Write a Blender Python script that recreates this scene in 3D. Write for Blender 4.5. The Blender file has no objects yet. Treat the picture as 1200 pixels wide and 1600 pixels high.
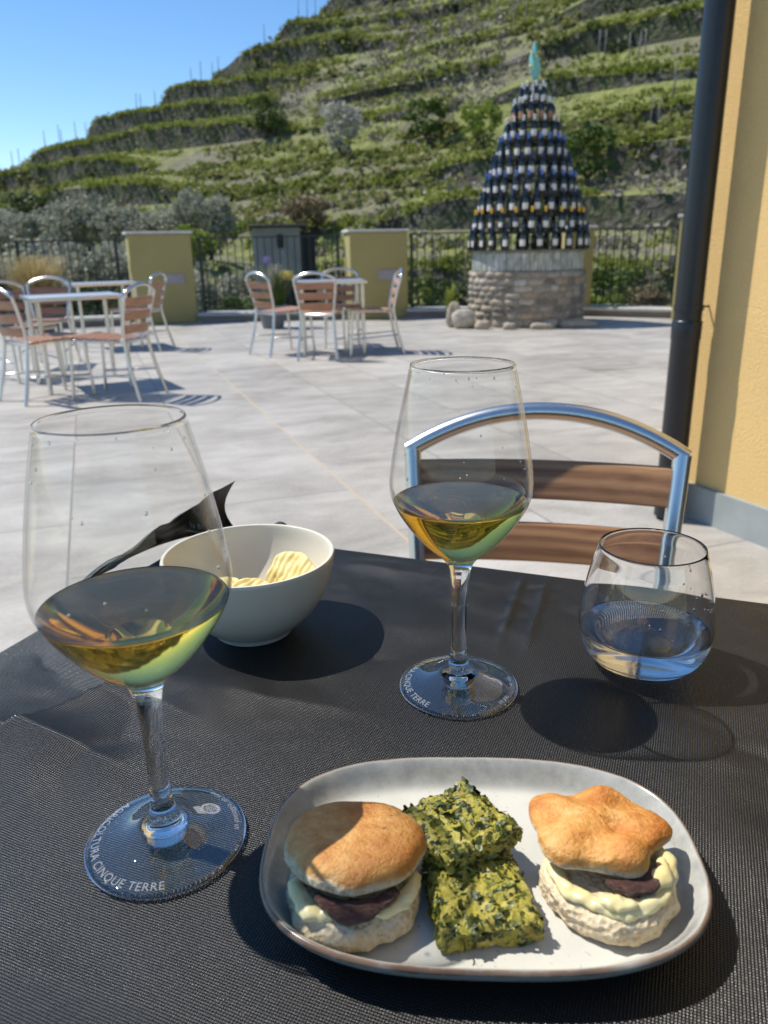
import bpy, math, random
import numpy as np
from mathutils import Matrix, Vector

# ------------------------------------------------------------------ camera, world, sun, exposure
scene = bpy.context.scene
COL = scene.collection
PITCH, ROLL, CAM_H = math.radians(18.8), math.radians(-1.2), 1.043
cam_data = bpy.data.cameras.new('camera')
cam = bpy.data.objects.new('camera', cam_data)
COL.objects.link(cam)
fw = Vector((0, math.cos(PITCH), -math.sin(PITCH)))
r0 = Vector((1, 0, 0))
u0 = r0.cross(fw)
rt = math.cos(ROLL) * r0 + math.sin(ROLL) * u0
up = rt.cross(fw)
mw = Matrix((rt, up, -fw)).transposed().to_4x4()
mw.translation = Vector((0, 0, CAM_H))
cam.matrix_world = mw
cam_data.sensor_fit = 'AUTO'
cam_data.sensor_width = 36.0
cam_data.lens = 36.0 * 1210 / 1600
cam_data.clip_start = 0.01
cam_data.clip_end = 3000
cam_data.dof.use_dof = True
cam_data.dof.focus_distance = 0.52
cam_data.dof.aperture_fstop = 12.0
scene.camera = cam

SHADOW = (0.60, -0.25)                     # ground offset of a shadow per metre of height
sun_vec = Vector((-SHADOW[0], -SHADOW[1], 1)).normalized()
elev = math.asin(sun_vec.z)
azim = math.atan2(sun_vec.x, sun_vec.y)    # from +Y, clockwise
world = bpy.data.worlds.new('World')
scene.world = world
world.use_nodes = True
wn = world.node_tree
sky = wn.nodes.new('ShaderNodeTexSky')
sky.sky_type = 'NISHITA'
sky.sun_disc = False
sky.sun_elevation = elev
sky.sun_rotation = azim
sky.altitude = 1800
sky.air_density = 1.0
sky.dust_density = 0.15
sky.ozone_density = 1.3
hs = wn.nodes.new('ShaderNodeHueSaturation')
hs.inputs['Saturation'].default_value = 1.22
hs.inputs['Value'].default_value = .95
wn.links.new(sky.outputs[0], hs.inputs['Color'])
wn.links.new(hs.outputs[0], wn.nodes['Background'].inputs[0])
wn.nodes['Background'].inputs[1].default_value = 0.135
sd = bpy.data.lights.new('sun', 'SUN')
sd.energy = 4.3
sd.angle = math.radians(0.53)
sd.color = (1.0, 0.95, 0.87)
sun = bpy.data.objects.new('sun', sd)
COL.objects.link(sun)
sun.rotation_euler = sun_vec.to_track_quat('Z', 'Y').to_euler()
sun.location = (-5, 3, 12)
scene.view_settings.view_transform = 'Standard'
scene.view_settings.look = 'None'
scene.view_settings.exposure = 0.42
scene.view_settings.gamma = 1
cy = scene.cycles
cy.max_bounces = 16
cy.transmission_bounces = 14
cy.transparent_max_bounces = 24
cy.glossy_bounces = 6
cy.diffuse_bounces = 3
cy.use_denoising = True
cy.caustics_reflective = False
cy.caustics_refractive = True
cy.sample_clamp_indirect = 6.0
cy.blur_glossy = 0.3
sd.cycles.is_caustics_light = True


# ------------------------------------------------------------------ helpers
def mesh_from(name, V, Fc, mat=None, smooth=True):
    me = bpy.data.meshes.new(name)
    V = np.asarray(V, dtype=np.float64).reshape(-1, 3)
    if isinstance(Fc, np.ndarray):
        n, k = Fc.shape
        me.vertices.add(len(V)); me.vertices.foreach_set('co', V.ravel())
        me.loops.add(n * k); me.loops.foreach_set('vertex_index', Fc.astype(np.int32).ravel())
        me.polygons.add(n)
        me.polygons.foreach_set('loop_start', np.arange(0, n * k, k, dtype=np.int32))
        me.polygons.foreach_set('loop_total', np.full(n, k, dtype=np.int32))
        me.update(calc_edges=True)
    else:
        me.from_pydata([tuple(v) for v in V], [], Fc)
        me.update()
    if len(me.polygons):
        me.polygons.foreach_set('use_smooth', [smooth] * len(me.polygons))
    for m in (mat if isinstance(mat, (list, tuple)) else [mat]):
        if m: me.materials.append(m)
    return me


def obj(name, me, parent=None, label=None):
    o = bpy.data.objects.new(name, me)
    COL.objects.link(o)
    if parent: o.parent = parent
    if label: o['label'] = label
    return o


def tag(o, label=None, cat=None, group=None, kind=None):
    if label: o['label'] = label
    if cat: o['category'] = cat
    if group: o['group'] = group
    if kind: o['kind'] = kind
    return o


def empty(name, loc=(0, 0, 0), rz=0.0, label=None, cat=None, group=None):
    o = bpy.data.objects.new(name, None)
    COL.objects.link(o)
    o.empty_display_size = 0.1
    o.location = loc
    o.rotation_euler = (0, 0, rz)
    return tag(o, label, cat, group)


def copy_tree(o, parent=None):
    c = o.copy()
    COL.objects.link(c)
    c.parent = parent
    for ch in list(o.children):
        copy_tree(ch, c)
    return c


class MB:
    """collects shapes into one mesh"""
    def __init__(self):
        self.v, self.f, self.n = [], [], 0

    def add(self, V, Fc):
        V = np.asarray(V, float).reshape(-1, 3)
        self.v.append(V)
        for f in Fc:
            self.f.append([int(i) + self.n for i in f])
        self.n += len(V)
        return self

    def box(self, c, s, rz=0.0, M=None, bev=0.0):
        hx, hy, hz = s[0] / 2, s[1] / 2, s[2] / 2
        b = min(bev, hx * .8, hy * .8, hz * .8)
        if b > 0:
            P = []
            for sx in (-1, 1):
                for sy in (-1, 1):
                    for sz in (-1, 1):
                        P += [(sx * (hx - b), sy * (hy - b), sz * hz), (sx * (hx - b), sy * hy, sz * (hz - b)), (sx * hx, sy * (hy - b), sz * (hz - b))]
            idx = lambda sx, sy, sz, k: ((sx > 0) * 4 + (sy > 0) * 2 + (sz > 0)) * 3 + k
            Fs = []
            for s1 in (-1, 1):
                q = [idx(-1, -1, s1, 0), idx(1, -1, s1, 0), idx(1, 1, s1, 0), idx(-1, 1, s1, 0)]; Fs.append(q if s1 > 0 else q[::-1])
                q = [idx(-1, s1, -1, 1), idx(1, s1, -1, 1), idx(1, s1, 1, 1), idx(-1, s1, 1, 1)]; Fs.append(q if s1 < 0 else q[::-1])
                q = [idx(s1, -1, -1, 2), idx(s1, 1, -1, 2), idx(s1, 1, 1, 2), idx(s1, -1, 1, 2)]; Fs.append(q if s1 > 0 else q[::-1])
            for a in (-1, 1):
                for c_ in (-1, 1):
                    q = [idx(-1, a, c_, 0), idx(1, a, c_, 0), idx(1, a, c_, 1), idx(-1, a, c_, 1)]; Fs.append(q if a * c_ < 0 else q[::-1])
                    q = [idx(a, -1, c_, 0), idx(a, 1, c_, 0), idx(a, 1, c_, 2), idx(a, -1, c_, 2)]; Fs.append(q if a * c_ > 0 else q[::-1])
                    q = [idx(a, c_, -1, 1), idx(a, c_, 1, 1), idx(a, c_, 1, 2), idx(a, c_, -1, 2)]; Fs.append(q if a * c_ < 0 else q[::-1])
            for sx in (-1, 1):
                for sy in (-1, 1):
                    for sz in (-1, 1):
                        q = [idx(sx, sy, sz, 0), idx(sx, sy, sz, 1), idx(sx, sy, sz, 2)]
                        Fs.append(q if sx * sy * sz < 0 else q[::-1])
            P = np.array(P)
        else:
            P = np.array([(x, y, z) for x in (-hx, hx) for y in (-hy, hy) for z in (-hz, hz)])
            Fs = [(0, 1, 3, 2), (4, 6, 7, 5), (0, 4, 5, 1), (2, 3, 7, 6), (0, 2, 6, 4), (1, 5, 7, 3)]
        if rz:
            ca, sa = math.cos(rz), math.sin(rz)
            P = P @ np.array([[ca, sa, 0], [-sa, ca, 0], [0, 0, 1]])
        if M is not None:
            P = P @ np.array(M).T
        return self.add(P + np.array(c), Fs)

    def tube(self, path, r, n=10, caps=True, flat=1.0):
        path = np.asarray(path, float)
        m = len(path)
        rr = np.full(m, r) if np.isscalar(r) else np.asarray(r, float)
        T = np.zeros_like(path)
        T[1:-1] = path[2:] - path[:-2]; T[0] = path[1] - path[0]; T[-1] = path[-1] - path[-2]
        for i in range(1, m - 1):
            a = path[i] - path[i - 1]; b = path[i + 1] - path[i]
            T[i] = a / (np.linalg.norm(a) + 1e-12) + b / (np.linalg.norm(b) + 1e-12)
        T /= (np.linalg.norm(T, axis=1)[:, None] + 1e-12)
        ref = np.array([0, 0, 1.0]) if abs(T[0][2]) < 0.9 else np.array([1.0, 0, 0])
        N = np.cross(T[0], ref); N /= np.linalg.norm(N)
        V = []
        for i in range(m):
            N = N - T[i] * (N @ T[i]); N /= np.linalg.norm(N)
            B = np.cross(T[i], N)
            sc = 1.0
            if 0 < i < m - 1:
                a = path[i] - path[i - 1]; a = a / (np.linalg.norm(a) + 1e-12)
                sc = 1 / max(0.5, abs(a @ T[i]))
            for k in range(n):
                t = 2 * math.pi * k / n
                V.append(path[i] + rr[i] * (math.cos(t) * N * sc + math.sin(t) * B * flat))
        Fs = [(i * n + k, i * n + (k + 1) % n, (i + 1) * n + (k + 1) % n, (i + 1) * n + k) for i in range(m - 1) for k in range(n)]
        if caps:
            Fs.append(tuple(range(n))[::-1]); Fs.append(tuple((m - 1) * n + k for k in range(n)))
        return self.add(V, Fs)

    def lathe(self, prof, n=48, c=(0, 0, 0)):
        V, ring = [], []
        for (r, z) in prof:
            if r < 1e-7:
                ring.append([len(V)]); V.append((0, 0, z))
            else:
                ring.append(list(range(len(V), len(V) + n)))
                V += [(r * math.cos(2 * math.pi * k / n), r * math.sin(2 * math.pi * k / n), z) for k in range(n)]
        Fs = []
        for a, b in zip(ring[:-1], ring[1:]):
            for k in range(n):
                k2 = (k + 1) % n
                if len(a) == 1 and len(b) == 1: continue
                if len(a) == 1: Fs.append((a[0], b[k2], b[k]))
                elif len(b) == 1: Fs.append((a[k], a[k2], b[0]))
                else: Fs.append((a[k], a[k2], b[k2], b[k]))
        return self.add(np.array(V) + np.array(c), Fs)

    def grid(self, P, closed_j=False):
        P = np.asarray(P, float)
        a, b = P.shape[:2]
        Fs = []
        for i in range(a - 1):
            for j in range(b if closed_j else b - 1):
                j2 = (j + 1) % b
                Fs.append((i * b + j, i * b + j2, (i + 1) * b + j2, (i + 1) * b + j))
        return self.add(P.reshape(-1, 3), Fs)

    def mesh(self, name, mat, smooth=True):
        return mesh_from(name, np.concatenate(self.v), self.f, mat, smooth)

    def build(self, name, mat, parent=None, smooth=True, label=None, sharp=None):
        me = self.mesh(name, mat, smooth)
        if sharp is not None and smooth:
            try: me.set_sharp_from_angle(angle=math.radians(sharp))
            except Exception: pass
        return obj(name, me, parent, label)


def hash3(ix, iy, iz, seed=0):
    h = (ix.astype(np.int64) * 374761393 + iy.astype(np.int64) * 668265263 + iz.astype(np.int64) * 2147483647 + seed * 974634347) & 0xFFFFFFFF
    h = ((h ^ (h >> 13)) * 1274126177) & 0xFFFFFFFF
    h = ((h ^ (h >> 16)) * 2246822519) & 0xFFFFFFFF
    return ((h ^ (h >> 15)) & 0xFFFFFF) / float(0xFFFFFF) * 2 - 1


def vnoise(P, seed=0):
    P = np.asarray(P, float)
    i = np.floor(P).astype(np.int64); f = P - i
    f = f * f * (3 - 2 * f)
    out = 0
    for dx in (0, 1):
        for dy in (0, 1):
            for dz in (0, 1):
                w = (f[..., 0] if dx else 1 - f[..., 0]) * (f[..., 1] if dy else 1 - f[..., 1]) * (f[..., 2] if dz else 1 - f[..., 2])
                out = out + w * hash3(i[..., 0] + dx, i[..., 1] + dy, i[..., 2] + dz, seed)
    return out


def fbm(P, seed=0, octv=4):
    P = np.asarray(P, float)
    a, s, o = 1.0, 1.0, 0
    for k in range(octv):
        o = o + a * vnoise(P * s, seed + k); a *= .5; s *= 2.03
    return o


def smoothstep(a, b, x):
    t = np.clip((x - a) / (b - a), 0, 1)
    return t * t * (3 - 2 * t)


def spline(pts, per=6):
    P = np.asarray(pts, float)
    out = []
    for i in range(len(P) - 1):
        p0 = P[max(i - 1, 0)]; p1 = P[i]; p2 = P[i + 1]; p3 = P[min(i + 2, len(P) - 1)]
        for k in range(per):
            t = k / per
            out.append(0.5 * ((2 * p1) + (-p0 + p2) * t + (2 * p0 - 5 * p1 + 4 * p2 - p3) * t * t + (-p0 + 3 * p1 - 3 * p2 + p3) * t ** 3))
    out.append(P[-1])
    return np.array(out)


def bspline(pts, per=10):
    # smooth curve of continuous curvature, starting and ending at the end points
    P = np.asarray(pts, float)
    P = np.concatenate([[2 * P[0] - P[1]], P, [2 * P[-1] - P[-2]]])
    out = []
    for i in range(len(P) - 3):
        for t in np.linspace(0, 1, per, endpoint=False):
            b = np.array([(1 - t) ** 3, 3 * t ** 3 - 6 * t ** 2 + 4, -3 * t ** 3 + 3 * t ** 2 + 3 * t + 1, t ** 3]) / 6
            out.append(b @ P[i:i + 4])
    out.append(np.asarray(pts, float)[-1])
    return np.array(out)


# ------------------------------------------------------------------ materials
class NT:
    def __init__(self, name):
        self.m = bpy.data.materials.new(name)
        self.m.use_nodes = True
        self.t = self.m.node_tree
        self.b = self.t.nodes['Principled BSDF']
        self.out = self.t.nodes['Material Output']

    def n(self, typ, **kw):
        nd = self.t.nodes.new(typ)
        for k, v in kw.items():
            if k == 'props':
                for a, b in v.items(): setattr(nd, a, b)
            else:
                nd.inputs[k.replace('_', ' ')].default_value = v
        return nd

    def l(self, a, b): self.t.links.new(a, b)

    def set(self, **kw):
        for k, v in kw.items():
            nm = k.replace('_', ' ')
            if isinstance(v, tuple) and len(v) == 3: v = (*v, 1)
            self.b.inputs[nm].default_value = v
        return self

    def coord(self, out='Object', scale=(1, 1, 1), rot=(0, 0, 0), loc=(0, 0, 0)):
        c = self.n('ShaderNodeTexCoord')
        mp = self.n('ShaderNodeMapping')
        mp.inputs['Scale'].default_value = scale; mp.inputs['Rotation'].default_value = rot; mp.inputs['Location'].default_value = loc
        self.l(c.outputs[out], mp.inputs[0])
        return mp.outputs[0]

    def noise(self, vec, scale, detail=4, rough=.55, dist=0):
        nd = self.n('ShaderNodeTexNoise')
        nd.inputs['Scale'].default_value = scale; nd.inputs['Detail'].default_value = detail
        nd.inputs['Roughness'].default_value = rough; nd.inputs['Distortion'].default_value = dist
        if vec is not None: self.l(vec, nd.inputs['Vector'])
        return nd.outputs['Fac']

    def ramp(self, fac, stops, interp='LINEAR'):
        nd = self.n('ShaderNodeValToRGB')
        nd.color_ramp.interpolation = interp
        el = nd.color_ramp.elements
        while len(el) < len(stops): el.new(0.5)
        for e, (p, c) in zip(el, stops):
            e.position = p
            e.color = (*c, 1) if not np.isscalar(c) else (c, c, c, 1)
        self.l(fac, nd.inputs[0])
        return nd.outputs[0]

    def mix(self, fac, a, b, mode='MIX'):
        nd = self.n('ShaderNodeMix', props={'data_type': 'RGBA', 'blend_type': mode})
        for s, v in ((nd.inputs[0], fac), (nd.inputs[6], a), (nd.inputs[7], b)):
            if hasattr(v, 'is_linked') or hasattr(v, 'links'): self.l(v, s)
            elif np.isscalar(v): s.default_value = v
            else: s.default_value = (*v, 1)
        return nd.outputs[2]

    def math(self, op, a, b=None, c=None):
        nd = self.n('ShaderNodeMath', props={'operation': op})
        for s, v in zip(nd.inputs, (a, b, c)):
            if v is None: continue
            if hasattr(v, 'links'): self.l(v, s)
            else: s.default_value = v
        return nd.outputs[0]

    def sep(self, vec):
        nd = self.n('ShaderNodeSeparateXYZ'); self.l(vec, nd.inputs[0]); return nd.outputs

    def bump(self, h, strength=.5, dist=.01, normal=None):
        nd = self.n('ShaderNodeBump', Strength=strength, Distance=dist)
        self.l(h, nd.inputs['Height'])
        if normal is not None: self.l(normal, nd.inputs['Normal'])
        self.l(nd.outputs[0], self.b.inputs['Normal'])
        return nd.outputs[0]

    def color(self, s): self.l(s, self.b.inputs['Base Color']); return self

    def rough(self, s): self.l(s, self.b.inputs['Roughness']); return self


def plain(name, col, rough=.5, metal=0.0, var=.12, scale=8, bump=0.0, bscale=200):
    m = NT(name).set(Roughness=rough, Metallic=metal)
    c = m.coord()
    nz = m.noise(c, scale, 5)
    col = np.array(col)
    m.color(m.ramp(nz, [(.3, tuple(col * (1 - var))), (.7, tuple(np.minimum(col * (1 + var), 1)))]))
    if bump: m.bump(m.noise(c, bscale, 3), bump, .002)
    return m.m


def glass_mat(name, ior=1.5, tint=(1, 1, 1)):
    m = NT(name).set(Base_Color=tint, Roughness=0.0, IOR=ior, Transmission_Weight=1.0)
    return m.m


M = {}
# terrace tiles
TILE_ROT = -math.atan2(2.0, 5.57)
m = NT('terrace_tile')
c = m.coord('Object', rot=(0, 0, TILE_ROT), loc=(0, 0, 0))
s = m.sep(c)
bk = m.n('ShaderNodeTexBrick', Scale=1.0, props={'offset': .5, 'offset_frequency': 2})
bk.inputs['Mortar Size'].default_value = .005
bk.inputs['Mortar Smooth'].default_value = .3
bk.inputs['Brick Width'].default_value = 1.2
bk.inputs['Row Height'].default_value = .6
bk.inputs['Color1'].default_value = (0, 0, 0, 1); bk.inputs['Color2'].default_value = (1, 1, 1, 1); bk.inputs['Mortar'].default_value = (.5, .5, .5, 1)
cmb = m.n('ShaderNodeCombineXYZ'); m.l(m.math('ADD', s[1], .35), cmb.inputs[0]); m.l(m.math('ADD', s[0], .197), cmb.inputs[1]); m.l(cmb.outputs[0], bk.inputs['Vector'])
mp2 = m.n('ShaderNodeMapping'); mp2.inputs['Scale'].default_value = (.9, 1.7, 1); m.l(c, mp2.inputs[0])
off = m.n('ShaderNodeVectorMath', props={'operation': 'MULTIPLY_ADD'})
m.l(bk.outputs['Color'], off.inputs[0]); off.inputs[1].default_value = (7, 13, 3); m.l(mp2.outputs[0], off.inputs[2])
streak = m.noise(off.outputs[0], 2.2, 8, .62, .6)
blot = m.noise(c, 1.1, 5, .6)
fine = m.noise(c, 60, 3)
base = m.ramp(streak, [(.30, (.20, .182, .158)), (.44, (.325, .302, .266)), (.55, (.41, .383, .34)), (.72, (.54, .508, .455))])
base = m.mix(.38, base, m.ramp(blot, [(.36, (.27, .255, .232)), (.5, (.40, .38, .345)), (.64, (.53, .51, .47))]))
pv = m.mix(.15, base, bk.outputs['Color'], 'SOFT_LIGHT')
mps = m.n('ShaderNodeMapping'); mps.inputs['Scale'].default_value = (.5, 3.0, 1); m.l(c, mps.inputs[0])
stn = m.noise(mps.outputs[0], 3.1, 6, .7)
pv = m.mix(m.ramp(stn, [(.58, 0.0), (.72, .4)]), pv, (.42, .37, .30))
pv = m.mix(.25, pv, m.ramp(fine, [(.35, .2), (.65, .6)]), 'SOFT_LIGHT')
jl = m.math('LESS_THAN', m.math('ABSOLUTE', m.math('SUBTRACT', m.math('MODULO', m.math('ADD', s[0], 119.597), 6.0), .6)), .007)
col = m.mix(bk.outputs['Fac'], pv, (.20, .185, .165))
col = m.mix(jl, col, (.46, .38, .27))
m.color(col).set(Roughness=.5)
m.rough(m.ramp(streak, [(.3, .62), (.7, .42)]))
m.bump(m.math('SUBTRACT', m.math('MULTIPLY', streak, .4), bk.outputs['Fac']), .25, .003)
M['tile'] = m.m

# black embossed table cloth
m = NT('black_nonwoven').set(Roughness=.42)
m.b.inputs['Specular IOR Level'].default_value = .42
c = m.coord('Object', rot=(0, 0, .38))
s = m.sep(c)
K = 2 * math.pi / .00175
gx = m.math('SINE', m.math('MULTIPLY', m.math('ADD', s[0], s[1]), K * .62))
gy = m.math('SINE', m.math('MULTIPLY', m.math('SUBTRACT', s[0], s[1]), K * .62))
dots = m.math('MULTIPLY', gx, gy)
wr = m.noise(c, 14, 4)
fz = m.noise(c, 900, 2)
m.color(m.mix(m.ramp(dots, [(.25, 0.0), (.7, 1.0)]), (.0045, .0045, .005), (.022, .0215, .021)))  # dots coloured paler to stand for glints off the embossing
h = m.math('ADD', dots, m.math('MULTIPLY', fz, .25))
b1 = m.bump(h, 1.0, .00020)
m.rough(m.ramp(fz, [(.3, .25), (.7, .42)]))
M['cloth'] = m.m

# wood
m = NT('oiled_wood').set(Roughness=.42)
c = m.coord('Object', scale=(1.2, 9, 9))
w = m.n('ShaderNodeTexWave', Scale=1.7, Distortion=7.5, Detail=2.5, Detail_Scale=.55, props={'wave_type': 'BANDS', 'bands_direction': 'Z'})
m.l(c, w.inputs['Vector'])
c2 = m.coord('Object', scale=(6, 160, 160))
gr = m.noise(c2, 1.0, 5, .6)
col = m.ramp(w.outputs['Fac'], [(.05, (.16, .066, .025)), (.5, (.34, .16, .06)), (.95, (.46, .25, .11))])
col = m.mix(.5, col, m.ramp(gr, [(.3, (.15, .07, .03)), (.7, (.40, .22, .105))]))
m.color(col); m.bump(gr, .15, .001)
M['wood'] = m.m
m = NT('reddish_slat_wood').set(Roughness=.45)
c2 = m.coord('Object', scale=(5, 60, 60))
gr = m.noise(c2, 1.0, 5, .6)
m.color(m.ramp(gr, [(.25, (.25, .115, .062)), (.5, (.38, .20, .12)), (.8, (.48, .29, .19))]))
M['wood_far'] = m.m

m = NT('polished_aluminium').set(Metallic=1.0, Roughness=.27, Base_Color=(.68, .675, .65))
M['alu'] = m.m
m = NT('brushed_table_top').set(Metallic=.9, Roughness=.38, Base_Color=(.62, .60, .57))
M['alu_top'] = m.m
M['fence'] = plain('black_painted_iron', (.018, .02, .022), .45)
M['pipe'] = plain('dark_grey_pipe_paint', (.009, .011, .015), .33, var=.25, scale=5, bump=.05, bscale=60)
M['steel'] = plain('galvanised_steel', (.5, .5, .5), .4, .9)

# stucco
def stucco(name, col, bscale=190, strength=1.0, dist=.006):
    m = NT(name).set(Roughness=.9)
    c = m.coord()
    nz = m.noise(c, bscale, 4, .6)
    lo = m.noise(c, 2.2, 5)
    col = np.array(col)
    k = m.ramp(lo, [(.3, tuple(col * .93)), (.7, tuple(np.minimum(col * 1.05, 1)))])
    pt = m.noise(m.coord('Object', scale=(1, 1, .45)), 1.3, 7, .68)
    k = m.mix(m.ramp(pt, [(.48, .0), (.66, .35)]), k, tuple(col * np.array([.80, .78, .74])))
    k = m.mix(m.ramp(nz, [(.42, .0), (.7, .32)]), k, tuple(col * .65))
    m.color(k)
    m.bump(nz, strength, dist)
    return m.m
M['stucco'] = stucco('yellow_stucco', (.82, .55, .22), 165, .8, .006)
M['pillar'] = stucco('olive_yellow_render', (.42, .36, .15), 120, .3)
M['stone_cap'] = plain('pale_stone_cap', (.55, .54, .50), .7, var=.1, bump=.3)
M['plinth'] = plain('grey_stone_plinth', (.30, .32, .31), .6, var=.14, scale=5, bump=.25, bscale=90)
M['kerb'] = plain('pale_kerb_stone', (.50, .49, .46), .75, var=.1, scale=4, bump=.2)
M['kerb_side'] = plain('grey_concrete', (.26, .25, .24), .8, var=.15, scale=4)

# hill
m = NT('hill_ground').set(Roughness=.95)
c = m.coord('Object')
g = m.n('ShaderNodeNewGeometry')
nz = m.sep(g.outputs['True Normal'])[2]
n1 = m.noise(c, .11, 4, .6); n2 = m.noise(c, .9, 5, .65); n3 = m.noise(c, 5, 4)
grass = m.ramp(n2, [(.3, (.10, .12, .032)), (.5, (.18, .20, .052)), (.7, (.26, .27, .085))])
dry = m.ramp(n2, [(.3, (.11, .10, .07)), (.7, (.22, .20, .15))])
tread = m.mix(m.ramp(n1, [(.45, 0.0), (.6, .85)]), grass, dry)
vo = m.n('ShaderNodeTexVoronoi', Scale=2.6); m.l(c, vo.inputs['Vector'])
wall = m.ramp(vo.outputs['Color'], [(.15, (.03, .027, .022)), (.5, (.075, .067, .055)), (.9, (.17, .155, .13))])
wall = m.mix(m.ramp(n2, [(.42, 0.0), (.58, .85)]), wall, (.07, .085, .03))
m.color(m.mix(m.ramp(nz, [(.35, 0.0), (.6, 1.0)]), wall, tread))
m.bump(m.math('ADD', n3, m.math('MULTIPLY', vo.outputs['Distance'], .6)), .8, .25)
M['hill'] = m.m


def leaf_mat(name, a, b, c_, nscale=.8, trans=.25):
    m = NT(name).set(Roughness=.6)
    m.b.inputs['Specular IOR Level'].default_value = .25
    c = m.coord('Object')
    oi = m.n('ShaderNodeObjectInfo')
    v = m.n('ShaderNodeVectorMath', props={'operation': 'ADD'})
    m.l(c, v.inputs[0]); m.l(oi.outputs['Location'], v.inputs[1])
    n1 = m.noise(v.outputs[0], nscale, 3, .6)
    n2 = m.noise(v.outputs[0], nscale * 9, 2)
    k = m.math('ADD', m.math('MULTIPLY', n1, .72), m.math('MULTIPLY', n2, .28))
    col = m.ramp(k, [(.34, a), (.5, b), (.66, c_)])
    m.color(col)
    tr = m.n('ShaderNodeBsdfTranslucent'); m.l(col, tr.inputs[0])
    mx = m.n('ShaderNodeMixShader'); mx.inputs[0].default_value = trans
    m.l(m.b.outputs[0], mx.inputs[1]); m.l(tr.outputs[0], mx.inputs[2]); m.l(mx.outputs[0], m.out.inputs[0])
    return m.m
M['scrub'] = leaf_mat('scrub_leaves', (.115, .127, .042), (.21, .222, .07), (.33, .325, .125), .22, .38)
M['brush'] = leaf_mat('dry_brush', (.17, .145, .12), (.25, .22, .185), (.35, .315, .27), .35, .2)
M['grassy'] = leaf_mat('bright_grass', (.15, .185, .035), (.24, .275, .055), (.35, .36, .115), .3, .4)
M['olive'] = leaf_mat('olive_leaves', (.20, .205, .15), (.31, .315, .24), (.43, .43, .34), .7, .3)
M['green'] = leaf_mat('bush_leaves', (.05, .085, .02), (.10, .15, .035), (.18, .22, .06), .7)
M['lime'] = leaf_mat('young_leaves', (.13, .18, .03), (.22, .29, .045), (.32, .37, .08), .7)
M['dark_leaf'] = leaf_mat('evergreen_leaves', (.03, .05, .018), (.065, .09, .03), (.11, .14, .045), .7)
M['rust_leaf'] = leaf_mat('brown_leaves', (.11, .085, .045), (.19, .145, .08), (.27, .22, .13), .7)
M['blossom'] = leaf_mat('pale_blossom', (.32, .31, .27), (.45, .44, .38), (.58, .56, .5), .9)
M['tan_grass'] = leaf_mat('dry_ornamental_grass', (.22, .17, .07), (.36, .29, .13), (.48, .40, .2), 3)
M['purple'] = leaf_mat('purple_flowers', (.14, .09, .30), (.24, .17, .45), (.34, .27, .55), 3)
M['yellow_fl'] = leaf_mat('yellow_flowers', (.5, .38, .05), (.6, .5, .1), (.7, .6, .2), 3)
M['bark'] = plain('bark', (.11, .09, .07), .9, var=.3, scale=12)
M['post'] = plain('weathered_post', (.20, .185, .16), .85, var=.2)

# tower
m = NT('dark_bottle_glass').set(Base_Color=(.008, .011, .012), Roughness=.07)
m.b.inputs['Specular IOR Level'].default_value = .7
M['bottle'] = m.m
M['label'] = plain('paper_label', (.70, .69, .66), .7, var=.06, scale=30)
M['label_rust'] = plain('rust_paper_label', (.42, .22, .12), .7, var=.15, scale=40)
M['foil_navy'] = plain('navy_foil', (.02, .04, .14), .3, .3)
M['foil_blue'] = plain('bright_blue_foil', (.08, .18, .60), .3, .3)
M['foil_gold'] = plain('golden_foil', (.85, .48, .03), .35, .3)
M['foil_orange'] = plain('copper_foil', (.42, .17, .07), .35, .3)
M['foil_silver'] = plain('silver_foil', (.75, .76, .78), .25, .7)
m = NT('stone_masonry').set(Roughness=.85)
at = m.n('ShaderNodeAttribute', props={'attribute_name': 'stone'})
c = m.coord(); nn = m.noise(c, 18, 6, .65)
col = m.ramp(at.outputs['Fac'], [(0.0, (.16, .145, .12)), (.3, (.29, .25, .195)), (.6, (.38, .34, .275)), (.85, (.36, .275, .18)), (1.0, (.50, .465, .40))])
m.color(m.mix(.5, col, m.ramp(nn, [(.3, .25), (.7, .75)]), 'OVERLAY'))
m.bump(nn, .6, .01)
M['stone'] = m.m
M['mortar'] = plain('lime_mortar', (.26, .235, .195), .95, var=.2, scale=20, bump=.5)
m = NT('pale_green_cast_glass').set(Roughness=.25, IOR=1.45)
c = m.coord('Object', scale=(9, 9, 4))
nn = m.noise(c, 1.6, 5, .6, .5)
m.color(m.ramp(nn, [(.3, (.22, .26, .20)), (.5, (.46, .49, .44)), (.7, (.72, .73, .74))]))
m.b.inputs['Transmission Weight'].default_value = .25
M['castglass'] = m.m
m = NT('teal_glass').set(Base_Color=(.30, .72, .70), Roughness=.12, Transmission_Weight=.35, IOR=1.4); M['teal'] = m.m
m = NT('yellow_glass').set(Base_Color=(.75, .62, .08), Roughness=.15, Transmission_Weight=.2); M['yellow_glass'] = m.m

# table things
M['glass'] = glass_mat('clear_glass', 1.5)
m = NT('white_wine').set(Base_Color=(1, .94, .66), Roughness=0.06, IOR=1.34, Transmission_Weight=1.0)
va = m.n('ShaderNodeVolumeAbsorption', Color=(.965, .79, .08, 1), Density=27.0)
m.l(va.outputs[0], m.out.inputs['Volume'])
M['wine'] = m.m
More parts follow.
